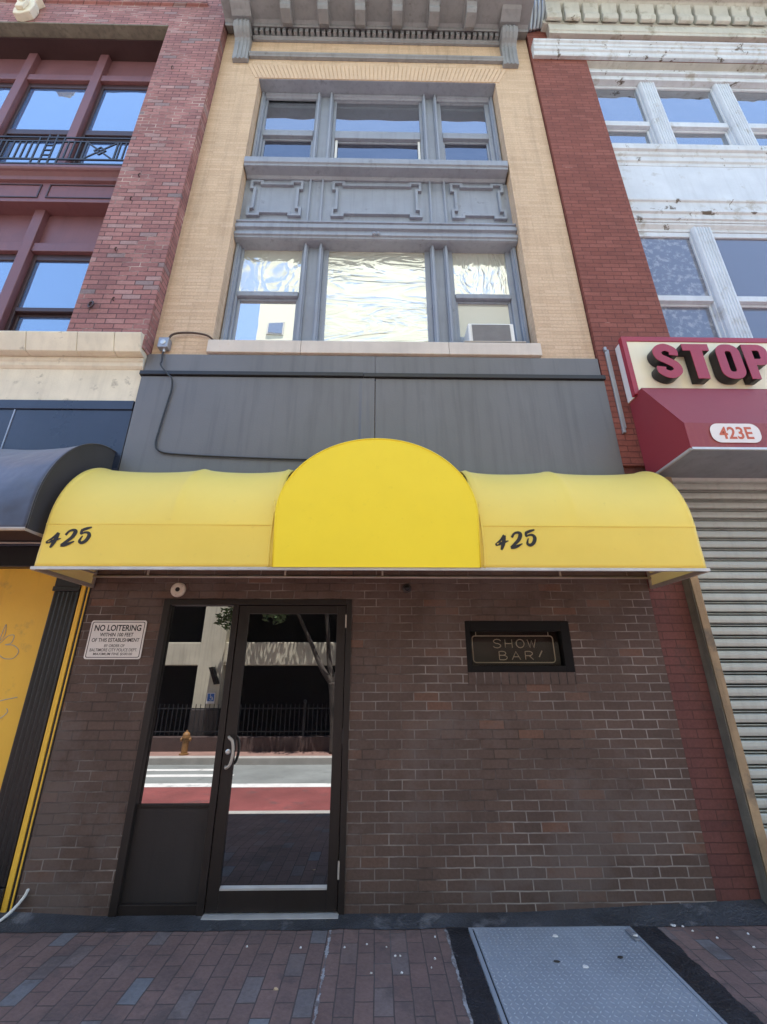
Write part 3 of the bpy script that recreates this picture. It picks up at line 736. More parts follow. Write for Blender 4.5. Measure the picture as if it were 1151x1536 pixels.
# notice sign
sg = thing('notice_sign', 'white metal NO LOITERING notice with black lettering on the brown brick', 'sign', (-2.157, -.008, 1.67))
fx0, fx1, fz0, fz1 = -2.388, -1.928, 1.669, 1.977
me = facing(curve_mesh([rrect(fx0, fx1, fz0, fz1, .02)], .002), (fx0+fx1)/2, -.008, (fz0+fz1)/2); link('plate', me, 'signface', sg)
me = facing(curve_mesh([rrect(fx0+.012, fx1-.012, fz0+.012, fz1-.012, .014), rrect(fx0+.017, fx1-.017, fz0+.017, fz1-.017, .012)], .0004), (fx0+fx1)/2, -.0105, (fz0+fz1)/2); link('border', me, 'ink', sg)
for txt, z, w, h, bd in (('NO LOITERING', 1.916, .385, .050, .022), ('WITHIN 100 FEET', 1.862, .275, .030, .016), ('OF THIS ESTABLISHMENT', 1.819, .39, .030, .014),
                     ('BY ORDER OF', 1.774, .165, .022, .004), ('BALTIMORE CITY POLICE DEPT.', 1.741, .385, .024, .003), ('MAXIMUM FINE $500.00', 1.708, .315, .023, .003)):
    me = facing(text_mesh(txt, 1, .01, bd), (fx0+fx1)/2, -.0105, z, w, h)
    for v in me.vertices: v.co.y = -.0104 - (.0005 if v.co.y < -.0105 else 0)
    link('lettering', me, 'ink', sg)
# round fitting and camera
rf = thing('alarm_fitting', 'round cream wall fitting with a small dark hole above the sidelight', 'wall fitting', (-1.715, -.01, 2.17))
b = B(); b.lathe((-1.715, 0, 2.237), [(.064, 0), (.064, -.010), (.056, -.022), (.030, -.026), (.02, -.020)], 'y', 32); b.obj('base', 'cream', rf, smooth=True)
b = B(); b.lathe((-1.715, -.0205, 2.237), [(.019, 0), (.019, -.003), (.012, -.004)], 'y', 20); b.obj('socket', 'ink', rf)
b = B()
for a in (.6, 2.7, 4.6): b.lathe((-1.715+.046*math.cos(a), -.0225, 2.237+.046*math.sin(a)), [(.004, 0), (.004, -.003)], 'y', 8)
b.obj('screws', 'framebar', rf)
sc_ = thing('security_camera', 'small dark dome security camera on the brown brick under the awning', 'camera', (.263, -.02, 2.215))
b = B(); b.lathe((.263, 0, 2.252), [(.040, 0), (.040, -.016), (.034, -.026), (.02, -.028)], 'y', 24); b.obj('housing', 'granite', sc_, smooth=True)
b = B(); b.lathe((.263, -.027, 2.25), [(.026, 0), (.024, -.012), (.014, -.022), (.003, -.025)], 'y', 20); b.obj('lens', 'ink', sc_, smooth=True)
# junction box and its cables
jb = thing('junction_box', 'small grey metal junction box on the beige brick beside the window sill', 'junction box', (-2.285, -.03, 4.785))
b = B(); b.box(-2.345, -2.235, -.075, -.002, 4.80, 4.93); b.obj('box', 'galv', jb, bevel=.006)
b = B(); b.lathe((-2.29, -.075, 4.865), [(.03, 0), (.03, -.006), (.012, -.009)], 'y', 16); b.obj('cover_plate', 'steel', jb)
b = B(); b.lathe((-2.28, -.04, 4.76), [(.014, 0), (.016, .04)], 'z', 10); b.obj('fitting', 'steel', jb)
cc = B().tube(spline([(-2.28, -.04, 4.765), (-2.275, -.06, 4.72), (-2.262, -.07, 4.62), (-2.25, -.09, 4.55), (-2.16, -.092, 4.44), (-2.105, -.092, 4.38), (-2.098, -.07, 4.28), (-2.11, -.068, 4.13), (-2.128, -.068, 3.92), (-2.139, -.068, 3.77), (-2.145, -.068, 3.66), (-2.12, -.068, 3.58), (-2.03, -.068, 3.535), (-1.8, -.068, 3.515), (-1.5, -.068, 3.50), (-1.1, -.068, 3.485), (-.55, -.068, 3.47)], 6), .009, 8).obj('cable', 'blackrubber', smooth=True)
tag(cc, 'black cable hanging down the dark grey panel and running behind the yellow awning', 'cable', 'cables from the junction box')
cc = B().tube(spline([(-2.26, -.04, 4.93), (-2.24, -.04, 4.985), (-2.19, -.035, 5.02), (-2.10, -.03, 5.035), (-1.98, -.03, 5.03), (-1.86, -.03, 5.0), (-1.80, .0, 4.965), (-1.78, .12, 4.97)], 6), .011, 8).obj('cable', 'browncable', smooth=True)
tag(cc, 'brown cable arching from the junction box over beige brick to the window', 'cable', 'cables from the junction box')

# ================================================================== LEFT: DUSTY RED BRICK BUILDING
rb = thing('red_brick_building', 'dusty red brick building with maroon window frames, cream stone ledge and yellow boarded front', 'building', (-6, 0, 0))
BY = -.15; OX = -3.272
b = B()
b.box(OX, -2.432, BY, .7, 4.72, 12.4); b.box(-13, OX, BY, .7, 10.98, 12.4); b.box(-13, -9.0, BY, .7, 4.72, 10.98)
b.obj('wall', 'mauve', rb)
B().box(-13, -2.44, .7, 9, -.3, 12.3).obj('rear_wall', 'cavity', rb)
b = B(); b.box(-9, OX, BY-.006, .2, 10.945, 10.978); b.obj('lintel', 'woodgrey', rb, bevel=.006)
b = B(); b.prof([(BY, 11.56), (BY-.03, 11.57), (BY-.04, 11.60), (BY-.02, 11.63), (BY, 11.64)], -13, -2.75); b.obj('string_course', 'mauve', rb)
b = B(); b.box(-9, OX, .0, .30, 10.90, 10.928); b.obj('soffit_board', 'maroondark', rb)
# window bays
B().box(-9, OX, .33, .36, 4.7, 10.95).obj('backing', 'cavity', rb)
mx = [-3.30, -4.425, -5.56, -6.695, -7.83, -8.965]
b = B()
for x in mx:
    b.box(x-.067, x+.067, .17, .33, 4.9, 10.9)
b.obj('mullion', 'maroon', rb, bevel=.006)
for i in range(5):
    x1, x0 = mx[i]-.067, mx[i+1]+.067
    for zt, zp0, zp1, z0, r0, r1, gt in ((10.90, 10.36, 10.88, 7.6, 8.93, 9.04, 10.10), (7.30, 6.66, 7.28, 4.88, 5.575, 5.635, 6.45)):
        b = B(); b.box(x0, x1, .19, .33, zp0-.14, zp0); tr = b.obj('transom', 'maroon', rb, bevel=.005)
        B().box(x0, x1, .25, .28, zp0, zt).obj('transom_panel', 'maroon', tr)
        sash(rb, x0, x1, z0, zp0-.14, .24, 'maroondark', ('leftglass', 'leftglass'), (r0, r1), st=.05, top=.10, bot=.1)
b = B()
b.box(-9, OX, .066, .33, 7.24, 7.60)
b.prof([(.066, 7.60), (.03, 7.61), (.02, 7.66), (-.02, 7.69), (-.045, 7.70), (-.06, 7.72), (-.06, 7.765), (.33, 7.79), (.33, 7.60)], -9, OX)
sp = b.obj('spandrel', 'maroon', rb, bevel=.004)
b = B()
for k in range(5):
    xr = -3.28 - k*1.137
    b.bars([(xr-1.02, 7.315), (xr-1.02, 7.555), (xr, 7.555), (xr, 7.315)], .016, .056, .068)
b.obj('panel_moulding', 'maroondark', sp)
# iron balcony rail
b = B(); RY = -.045
for z in (8.345, 8.262, 7.895, 7.80): b.box(-9, OX-.03, RY-.008, RY+.008, z-.011, z+.011)
def vb(x, z0, z1, w=.011): b.box(x-w, x+w, RY-.007, RY+.007, z0, z1)
x0 = -3.47
for k in range(4):
    xs = x0 - k*1.66
    for dx in (0, -.07, -.14): vb(xs-dx*0+dx*-1+.14 if False else xs+dx+.14, 7.895, 8.262, .009)
    # crossed panel
    xa, xb_ = xs-.46, xs-.04
    for p, q in (((xa, 7.895), (xb_, 8.262)), ((xa, 8.262), (xb_, 7.895))):
        d = Vector((q[0]-p[0], q[1]-p[1])).normalized(); nn = Vector((-d.y, d.x))*.010
        for y in (RY,):
            b.loft([(p[0]+nn.x, y-.006, p[1]+nn.y), (p[0]-nn.x, y-.006, p[1]-nn.y), (p[0]-nn.x, y+.006, p[1]-nn.y), (p[0]+nn.x, y+.006, p[1]+nn.y)],
                   [(q[0]+nn.x, y-.006, q[1]+nn.y), (q[0]-nn.x, y-.006, q[1]-nn.y), (q[0]-nn.x, y+.006, q[1]-nn.y), (q[0]+nn.x, y+.006, q[1]+nn.y)])
    vb(xa, 7.895, 8.262); vb(xb_, 7.895, 8.262)
    xm = (xa+xb_)/2; b.bars([(xm-.075, 8.08), (xm, 8.155), (xm+.075, 8.08), (xm, 8.005)], .016, RY-.008, RY+.008)
    for dx in (-.08, -.16, -.24): vb(xa+dx, 7.895, 8.262, .009)
    for dx in (-.31, -.42, -.53, -.64): vb(xa+dx, 7.76, 8.40 if dx in (-.42, -.53) else 8.345, .010)
    for z in (8.18, 8.08, 7.98): b.box(xa-.53, xa-.42, RY-.007, RY+.007, z-.009, z+.009)
    for dx in (-.72, -.80, -.88, -.96): vb(xa+dx, 7.895, 8.262, .009)
b.obj('balcony_rail', 'iron', rb)
# ledge and frieze of cream stone
for x0, x1 in ((-2.72, -2.45), (-3.10, -2.724), (-3.62, -3.104), (-4.5, -3.624), (-6.0, -4.504), (-8.0, -6.004), (-13, -8.004)):
    B().prof([(-.10, 4.90), (-.20, 4.875), (-.215, 4.86), (-.21, 4.84), (-.155, 4.665), (-.10, 4.66), (-.02, 4.66), (-.02, 4.90)], x0, x1).obj('ledge_stone', 'stone', rb, bevel=.008)
b = B(); b.prof([(-.03, 4.66), (-.075, 4.655), (-.075, 4.615), (-.06, 4.60), (-.06, 4.56), (-.04, 4.535), (-.03, 4.53), (-.03, 4.14), (.2, 4.14), (.2, 4.66)], -13, -2.455); b.obj('frieze', 'stone', rb, bevel=.004)
# blue-black panels below
b = B(); b.box(-13, -2.46, -.05, .2, 4.035, 4.138); b.obj('panel_trim', 'bluepanel', rb, bevel=.004)
for x0, x1 in ((-3.618, -2.462), (-4.9, -3.626), (-6.2, -4.908), (-13, -6.208)):
    B().box(x0, x1, -.035, .2, 2.62, 4.033).obj('wall_panel', 'bluepanel', rb, bevel=.004)
for x in (-3.622, -4.904): B().box(x-.006, x+.006, -.042, -.03, 2.7, 4.03).obj('joint_strip', 'galv', rb)
# boarded front
b = B(); b.box(-13, -2.49, -.03, .2, 2.43, 2.618); b.obj('beam', 'blackpaint', rb, bevel=.005)
B().box(-13, -2.80, .055, .2, -.3, 2.43).obj('board', 'yellowboard', rb)
b = B()
x0, x1, yf = -2.765, -2.553, -.015
pr = [(x0, .15), (x0, yf)]
nfl = 5; wv = (x1-x0-.02)/nfl
for k in range(nfl):
    a = x0+.01+k*wv
    pr += [(a+.004, yf), (a+.010, yf+.006), (a+wv/2, yf+.010), (a+wv-.010, yf+.006), (a+wv-.004, yf)]
pr += [(x1, yf), (x1, .15)]
b.profz(pr, .18, 2.22); b.box(x0-.012, x1+.006, yf-.012, .15, 2.222, 2.262); b.box(x0-.006, x1+.003, yf-.006, .15, 2.264, 2.43); b.box(x0-.012, x1+.006, yf-.014, .15, -.1, .178)
b.obj('fluted_pilaster', 'blackpaint', rb, bevel=.003)
B().box(-2.545, -2.508, -.012, .15, -.1, 2.43).obj('trim_board', 'yellowboard', rb, bevel=.003)
b = B(); b.box(-2.506, -2.489, -.004, .15, -.1, 2.43); b.box(-2.474, -2.466, -.006, .15, -.1, 2.43); b.obj('trim_gap', 'blackpaint', rb)
B().box(-2.487, -2.476, -.010, .15, -.1, 2.43).obj('trim_bead', 'yellowboard', rb, bevel=.002)
# scribbles on the board
def scr(pts, r=.004): B().tube([(x, .0545, z) for x, z in spline(pts, 6)], r, 5).obj('scribble', 'framebar', rb)
scr([(-3.17, 1.80), (-3.13, 1.86), (-3.145, 1.95), (-3.155, 1.80), (-3.10, 1.855), (-3.05, 1.86), (-3.055, 1.80), (-3.10, 1.785), (-3.03, 1.78), (-2.975, 1.735), (-3.0, 1.68), (-3.07, 1.675), (-3.12, 1.70)])
scr([(-3.05, 1.345), (-2.97, 1.365), (-2.88, 1.382)]); scr([(-3.03, 1.20), (-2.96, 1.235), (-2.925, 1.275), (-2.94, 1.30)]); scr([(-3.05, .86), (-2.97, .9), (-2.96, .96)])
# iron hooks on the pier
for i, (x, z) in enumerate(((-3.015, 9.787), (-3.01, 7.40), (-3.022, 6.963), (-3.018, 6.107), (-2.878, 5.353))):
    b = B(); b.tube([(x, BY, z), (x, BY-.02, z), (x+.010, BY-.03, z+.010), (x+.02, BY-.026, z+.022)], .007, 6); b.obj('iron_hook', 'maroondark', rb)
b = B(); b.tube([(-3.09+.03*math.cos(a), BY-.02-.008*math.cos(a), 5.275+.04*math.sin(a)) for a in [2*PI*k/14 for k in range(14)]], .010, 6, True); b.obj('iron_ring', 'maroondark', rb, smooth=True)
b = B(); b.profy([(-5.60, 10.99), (-5.50, 10.97), (-5.36, 11.05), (-5.33, 11.22), (-5.36, 11.35), (-5.28, 11.43), (-5.40, 11.50), (-5.48, 11.56), (-5.56, 11.46), (-5.66, 11.38), (-5.57, 11.28), (-5.62, 11.12)], BY-.10, BY)
b.profy([(-5.55, 11.05), (-5.44, 11.06), (-5.41, 11.24), (-5.47, 11.40), (-5.55, 11.26)], BY-.15, BY-.10); b.lathe((-5.48, BY-.15, 11.22), [(.05, 0), (.045, -.02), (.02, -.035)], 'y', 12)
b.obj('keystone_carving', 'stone', rb, bevel=.015)
# black awning
ba = thing('black_awning', 'faded blue-black barrel awning with a black end, left of the yellow awning', 'awning', (-4.4, -.35, 2.55))
KL, KR, KF, KB, KS, KT = -6.6, -2.53, -.765, 2.54, 2.72, 3.56
def kprof(v, s=0):
    if v < .15: return (KF, KB+(KS-KB)*v/.15)
    a = (v-.15)/.85*PI/2; k = 1-s
    return (KF*math.cos(a)*k, KS+(KT-KS)*math.sin(a)*k)
def kf(u, v):
    x = KL+(KR-KL)*u; s = 0 if v < .15 else math.sin((v-.15)/.85*PI)
    kk = .10*s*math.sin(PI*min(1, max(0, (KR-x)/1.4)))
    y, z = kprof(v, kk)
    wr = .034*mnoise.noise(Vector((x*2.2+v*4, v*2.0, 4)))*s + .020*mnoise.noise(Vector((x*6+v*14, v*3, 9)))*s
    return (x, y+wr-.0, z+wr)
b = B(); b.grid(kf, 110, 44); b.obj('canvas', 'darkcanvas', ba, smooth=True, solid=.003)
pr = [kprof(k/36) for k in range(37)] + [(-.04, KB)]
b = B(); b.loft([(KR-.003, y*1.002, z) for y, z in pr], [(KR+.003, y*1.002, z) for y, z in pr]); b.obj('end_panel', 'darkcanvasend', ba)
b = B(); b.tube([(KR+.003, y*1.003, z) for y, z in pr[:-1]], .007, 6); b.obj('piping', 'darkcanvasend', ba, smooth=True)
b = B(); b.tube([(KL, KF, KB-.006), (KR, KF, KB-.006), (KR, -.03, KB-.006)], .014, 6); b.tube([(KL, -.05, 2.64), (KR, -.05, 2.64)], .010, 6); b.obj('frame', 'framebar', ba)
b = B(); b.box(KL, KR-.01, KF+.03, -.04, 2.66, 2.665); b.obj('underside', 'lowwall', ba)

# ================================================================== RIGHT: RED PAINTED BRICK WITH WHITE TRIM
wb = thing('white_trimmed_building', 'red painted brick building with peeling white window trim and roller shutter', 'building', (6, 0, 0))
WY = -.04; WX = 2.383; PX = 3.235
b = B(); b.box(WX, PX, WY, .7, 3.45, 12.3); b.box(PX, 14, WY, .7, 10.52, 12.3); b.box(9.5, 14, WY, .7, 3.45, 10.52)
b.obj('wall', 'redbrick', wb)
b = B(); b.box(2.398, 2.725, .003, .7, -.3, 3.448); b.obj('pier', 'redpier', wb)
B().box(2.40, 14, .7, 9, -.3, 12.2).obj('rear_wall', 'cavity', wb)
B().box(2.3715, 2.3825, .02, .5, 3.0, 12).obj('joint', 'blackpaint', wb)
b = B(); b.prof([(WY, 10.52), (-.09, 10.51), (-.10, 10.53), (-.10, 10.60), (-.125, 10.615), (-.125, 10.68), (-.14, 10.69), (-.14, 10.74), (-.165, 10.76), (-.165, 10.80), (WY, 10.82)], WX+.012, 14); b.obj('moulding', 'whitepeel', wb, bevel=.004)
b = B()
b.prof([(WY, 11.07), (-.13, 11.06), (-.13, 11.12), (-.145, 11.13), (-.145, 11.30), (WY, 11.30)], 2.70, 14)
b.prof([(WY, 11.30), (-.15, 11.30), (-.15, 11.66), (-.22, 11.70), (-.26, 11.74), (-.60, 11.76), (-.60, 11.85), (-.68, 11.95), (-.70, 12.1), (WY, 12.25)], 2.62, 14)
co = b.obj('cornice', 'whitecorn', wb, bevel=.006)
b = B(); x = 2.66
while x < 8.6:
    b.prof([(-.148, 11.66), (-.148, 11.36), (-.175, 11.30), (-.215, 11.31), (-.235, 11.38), (-.225, 11.46), (-.24, 11.55), (-.26, 11.66)], x, x+.245); x += .302
b.obj('block_course', 'whitecorn', co, bevel=.012)
# bright tin return at the cornice end
b = B()
for k in range(4): b.tube(spline([(2.43+k*.062, -.06, 11.28+k*.02), (2.44+k*.062, -.14, 11.42), (2.45+k*.062, -.22, 11.62), (2.46+k*.062, -.27, 11.9)], 5), .032, 10)
b.obj('tin_return', 'galv', wb, smooth=True)
# window trim
B().box(PX, 9.5, .30, .33, 5.0, 10.5).obj('backing', 'cavity', wb)
b = B(); b.box(PX, 9.5, .06, .30, 10.24, 10.34); b.prof([(.02, 10.34), (.02, 10.40), (.05, 10.415), (.05, 10.52), (.30, 10.52), (.30, 10.34)], PX, 9.5); b.obj('head_board', 'whitepeel', wb, bevel=.004)
b = B(); b.box(PX+.002, 9.5, -.036, .06, 10.505, 10.516); b.obj('soffit_board', 'whitecorn', wb)
wx = [PX, 4.20, 5.39, 6.58, 7.77, 8.96]
def flute(b, x, z0, z1, w=.125, y=.08):
    pr = [(x-w, .30), (x-w, y+.03), (x-w*.85, y)]
    for k in range(5):
        a = x-w*.75+k*w*.30
        pr += [(a+.006, y), (a+.012, y+.012), (a+w*.30-.012, y+.012), (a+w*.30-.006, y)]
    pr += [(x+w*.85, y), (x+w, y+.03), (x+w, .30)]
    b.profz(pr, z0, z1)
for z0, z1 in ((8.53, 10.24), (5.0, 6.98)):
    for x in wx[1:]:
        b = B(); flute(b, x, z0, z1); b.obj('mullion', 'white', wb, bevel=.002)
    b = B(); b.box(PX, PX+.06, .12, .30, z0, z1); b.obj('jamb', 'white', wb)
sts = [('laceglass', 'laceglass'), ('curtainglass', 'curtainglass'), ('darkglass', 'curtainglass'), ('curtainglass', 'darkglass'), ('darkglass', 'darkglass')]
for i in range(5):
    x0 = wx[i]+(.125 if i else .06); x1 = wx[i+1]-.125
    sash(wb, x0, x1, 8.53, 10.24, .14, 'white', ('blueish', 'blueish'), (9.20, 9.31), st=.02, top=.05, bot=.07, step=.04)
    sash(wb, x0, x1, 5.0, 6.95, .14, 'white', sts[i], (5.76, 5.845), st=.02, top=.08, bot=.08, step=.04)
b = B(); b.prof([(.30, 8.54), (.0, 8.525), (-.015, 8.51), (-.015, 8.40), (.015, 8.385), (.015, 8.33), (.035, 8.31), (.03, 8.22), (.05, 8.20), (.05, 8.14), (.30, 8.14)], PX, 9.5); b.obj('upper_sill', 'whitepeel', wb, bevel=.004)
B().box(PX, 9.5, .055, .30, 7.46, 8.139).obj('spandrel', 'white', wb)
b = B(); b.prof([(.30, 7.459), (.045, 7.455), (.03, 7.44), (.03, 7.41), (.05, 7.395), (.05, 7.25), (.035, 7.235), (.035, 7.20), (.06, 7.185), (.06, 7.10), (.08, 7.09), (.08, 7.06), (.30, 7.06)], PX, 9.5)
b.prof([(.09, 7.058), (.09, 7.03), (.13, 6.99), (.13, 6.951), (.30, 6.951), (.30, 7.058)], PX, 9.5); b.obj('string_course', 'whitepeel', wb, bevel=.004)
# shutter, its hood and timber post
b = B(); z = -.1; pitch = .0985
while z < 3.30:
    b.prof([(.12, z), (.088, z+.002), (.078, z+.008), (.074, z+.030), (.076, z+.058), (.084, z+.066), (.12, z+.070)], 2.80, 9.0)
    b.prof([(.12, z+.0775), (.092, z+.0785), (.086, z+.083), (.092, z+.0875), (.12, z+.0885)], 2.80, 9.0); z += pitch
sh = b.obj('roller_shutter', 'shutter', wb)
B().box(2.80, 9.0, .121, .14, -.1, 3.3).obj('shutter_backing', 'cavity', sh)
b = B(); b.prof([(.2, 3.31), (.02, 3.31), (-.02, 3.36), (-.02, 3.44), (.2, 3.449)], 2.76, 9.0); b.obj('shutter_hood', 'shutter', wb, bevel=.01)
def wavy(u, v): return (2.72+.066*v+.004*mnoise.noise(Vector((u*9, v, 2))), -.10+.003*mnoise.noise(Vector((u*25, v, 5))), -.05+3.35*u)
b = B(); b.grid(wavy, 120, 1); b.box(2.7235, 2.783, -.094, .0, -.05, 3.3); po = b.obj('timber_post', 'wood', wb)
b = B(); b.box(2.711, 2.7195, -.092, .0, -.05, 3.3); b.obj('side_board', 'woodgrey', po)
# flat metal strip on the pier
b = B(); b.box(2.455, 2.50, -.06, -.042, 3.86, 4.84); b.box(2.449, 2.475, -.07, -.042, 4.82, 4.87); b.box(2.45, 2.48, -.07, -.042, 3.80, 3.86); b.obj('metal_strip', 'galv', wb, bevel=.003)

# ---- shop sign with raised letters
st = thing('shop_sign', 'cream box sign with raised red letters reading STOP above the red awning', 'sign', (4.5, -.1, 4.18))
SX = 2.562; SY = -.20; SZ0, SZ1 = 4.16, 4.885
b = B(); b.box(SX+.02, 6.8, SY+.012, WY-.002, SZ0, SZ1-.02); b.obj('box', 'signface', st, bevel=.004)
b = B(); b.box(SX+.05, 6.77, SY+.002, SY+.013, SZ0+.02, SZ1-.062); b.obj('face', 'signcream', st)
b = B(); b.box(SX, SX+.05, SY-.006, SY+.05, SZ0, SZ1); b.box(SX+.05, 6.8, SY-.006, SY+.05, SZ1-.062, SZ1); b.box(6.77, 6.8, SY-.006, SY+.05, SZ0, SZ1-.062); b.obj('border', 'signred', st, bevel=.003)
LW, LH = .232, .425; LZ = 4.282
def letter(ch, x):
    """heavy condensed capital: loops in a unit box LW x LH"""
    LW = {'S': .243, 'T': .27, 'O': .245, 'P': .25}[ch]
    if ch == 'S':
        w, h = LW, LH; c = [(w-.045, h*.66), (w-.044, h*.80), (w*.5, h-.044), (.044, h*.80), (.050, h*.62), (w*.5, h*.5), (w-.050, h*.37), (w-.044, h*.20), (w*.5, .044), (.044, h*.20), (.045, h*.33)]
        loops = [ribbon(c, [.088]*2, 10)]
    elif ch == 'T':
        loops = [[(0, LH), (LW, LH), (LW, LH-.082), (LW/2+.06, LH-.082), (LW/2+.06, 0), (LW/2-.06, 0), (LW/2-.06, LH-.082), (0, LH-.082)]]
    elif ch == 'O':
        loops = [rrect(0, LW, 0, LH, .105), rrect(.090, LW-.090, .085, LH-.085, .025)]
    else:
        loops = [[(0, 0), (0, LH)] + [(LW-.095+.095*math.sin(a), LH-.095+.095*math.cos(a)) for a in [PI/2*k/8 for k in range(9)]]
                 + [(LW-.095+.095*math.cos(a), .265-.095*math.sin(a)) for a in [PI/2*k/8 for k in range(9)]] + [(.092, .170), (.092, 0)],
                 [(.092, .245), (.092, LH-.075), (LW-.10, LH-.075), (LW-.088, LH-.09), (LW-.088, .26), (LW-.10, .245)]]
    for nm, mt, y0, ex in (('letter', 'letterside', -.05, .045), ('letter_face', 'signred', -.098, .003)):
        me = curve_mesh(loops, ex)
        for v in me.vertices: v.co = (x+v.co.x, SY+y0-v.co.z, LZ+v.co.y)
        if nm == 'letter': par = link(nm, me, mt, st)
        else: link(nm, me, mt, par)
for ch, x in (('S', 2.787), ('T', 3.095), ('O', 3.428), ('P', 3.71)): letter(ch, x)

# ---- red awning
ra = thing('red_awning', 'dark red sloping awning with white oval number plate above the roller shutter', 'awning', (4.6, -.35, 3.3))
RX = 2.60; RE = 6.8; FYR = -.648
P = dict(wt=(-.045, 4.20), rt=(-.262, 4.185), hip=(FYR, 3.545), fb=(FYR, 3.305), wb=(-.045, 3.30))
def sheet(b, pts, t=.004):
    n = (Vector(pts[1])-Vector(pts[0])).cross(Vector(pts[2])-Vector(pts[0])).normalized()*t
    b.loft([Vector(p) for p in pts], [Vector(p)+n for p in pts]); return b
b = B(); sheet(b, [(RX, *P['rt']), (RE, *P['rt']), (RE, *P['hip']), (RX, *P['hip'])]); b.obj('slope', 'redcanvas', ra)
b = B(); sheet(b, [(RX, *P['hip']), (RE, *P['hip']), (RE, *P['fb']), (RX, *P['fb'])]); b.obj('valance', 'redfade', ra)
b = B(); b.loft([(RX, *P[k]) for k in ('wt', 'rt', 'hip', 'fb', 'wb')], [(RX-.004, *P[k]) for k in ('wt', 'rt', 'hip', 'fb', 'wb')]); b.obj('side_panel', 'redcanvas', ra)
b = B(); sheet(b, [(RX, -.05, 4.199), (RX, -.262, 4.187), (RE, -.262, 4.187), (RE, -.05, 4.199)], .003); b.obj('top_flap', 'redcanvas', ra)
b = B(); b.box(RX+.03, RE, FYR+.03, -.03, 3.325, 3.335); b.obj('soffit', 'galv', ra)
b = B(); sq(b, (RX+.004, FYR+.006, 3.30), (RE, FYR+.006, 3.30), .012); sq(b, (RX+.004, FYR+.006, 3.30), (RX+.004, -.05, 3.298), .012); b.obj('frame_bar', 'alum', ra)
px0, px1, pz0, pz1 = 2.795, 3.218, 3.352, 3.535
me = facing(curve_mesh([rrect(px0, px1, pz0, pz1, .075, 8), ], .001), (px0+px1)/2, FYR-.0065, (pz0+pz1)/2); pl = link('number_plate', me, 'signface', ra)
me = facing(text_mesh('423E', 1, .01, .02), (px0+px1)/2, FYR-.009, (pz0+pz1)/2, .285, .118)
for v in me.vertices: v.co.y = FYR-.0085-(.0006 if v.co.y < FYR-.009 else 0)
link('number', me, 'orangered', pl)

# ================================================================== sidewalk things
hp = thing('cellar_hatch', 'grey steel tread-plate cellar hatch set in the sidewalk between two tar patches', 'hatch', (1.135, -.95, 0))
b = B(); b.box(.605, .629, -1.72, -.178, -.02, .014); b.box(1.641, 1.665, -1.72, -.178, -.02, .014); b.box(.629, 1.641, -.196, -.178, -.02, .014); b.obj('frame', 'plate', hp, bevel=.003)
B().box(.629, 1.641, -1.72, -.196, -.02, .004).obj('gap', 'cavity', hp)
b = B(); b.box(.636, 1.634, -1.70, -.203, .005, .017)
hat = b.obj('cover', 'plate', hp, bevel=.002)
b = B(); d = .030; i = 0
y = -.215
while y > -1.69:
    j = 0; x = .65
    while x < 1.62:
        a = PI/4 if (i+j) % 2 else -PI/4
        c, s = math.cos(a), math.sin(a); L, W = .0115, .0036
        pts = [(L, 0), (0, W), (-L, 0), (0, -W)]
        bv = [b.bm.verts.new((x+u*c-v*s, y+u*s+v*c, .0171)) for u, v in pts]
        tv = [b.bm.verts.new((x+u*.55*c-v*.5*s, y+u*.55*s+v*.5*c, .0196)) for u, v in pts]
        for k in range(4): b.bm.faces.new((bv[k], bv[(k+1)%4], tv[(k+1)%4], tv[k]))
        b.bm.faces.new(tv); x += d; j += 1
    y -= d; i += 1
b.obj('tread', 'tread', hat)
b = B(); b.box(1.60, 1.63, -.36, -.24, .017, .026); b.box(1.612, 1.645, -.30, -.285, .017, .03); b.obj('hinge', 'galv', hp, bevel=.002)
b = B(); b.tube(spline([(-2.385, -.02, .175), (-2.40, -.025, .13), (-2.44, -.05, .07), (-2.50, -.10, .02), (-2.60, -.16, .012), (-2.75, -.2, .010)], 6), [.006]*1+[.010]*30, 6)
b.tube(spline([(-2.39, -.012, .16), (-2.415, -.02, .11), (-2.46, -.06, .045), (-2.53, -.12, .02), (-2.66, -.15, .010)], 6), .008, 6)
tag(b.obj('cord', 'whiteplastic', smooth=True), 'white cord trailing from the foot of the brown brick beside yellow trim', 'cord')
def scrap(x, y, s, z, lab, grp, mat='litter'):
    b = B(); n = 6; rng = random.random()*6
    top = []; 
    pts = [(x+s*(.6+.5*random.random())*math.cos(rng+2*PI*k/n), y+s*.7*(.6+.5*random.random())*math.sin(rng+2*PI*k/n)) for k in range(n)]
    b.loft([(px, py, z+.001) for px, py in pts], [(x+(px-x)*.8, y+(py-y)*.8, z+.003+.006*random.random()) for px, py in pts])
    o = b.obj('litter_scrap', mat); tag(o, lab, 'litter', grp)
for x, y in ((.12, -.45), (.15, -.45), (-.185, -.36), (.07, -.36), (.15, -.60), (-.02, -.60), (.32, -.56), (.38, -.26), (.35, -.48), (-.05, -.33), (-.45, -.36), (-.78, -.34)):
    scrap(x, y, .006+.004*random.random(), .001, 'tiny white scrap of litter on the brick sidewalk before the door and wall', 'litter scraps on the bricks before the door')
for x, y in ((2.05, -.22), (2.15, -.30), (2.02, -.17), (2.38, -.26), (2.30, -.40)):
    scrap(x, y, .010, .001, 'tiny white scrap of litter on the brick sidewalk right of the hatch', 'litter scraps on the bricks right of the hatch')
scrap(1.13, -.30, .022, .018, 'white scrap near the wall end of the steel hatch', None)
scrap(1.18, -.60, .024, .018, 'white scrap in the middle of the steel hatch', None)
scrap(1.04, -.55, .020, .018, 'dark dry leaf lying left of the white scrap on the hatch', None, 'deadleaf'); scrap(1.42, -.52, .020, .018, 'dark dry leaf lying on the right half of the hatch', None, 'deadleaf')
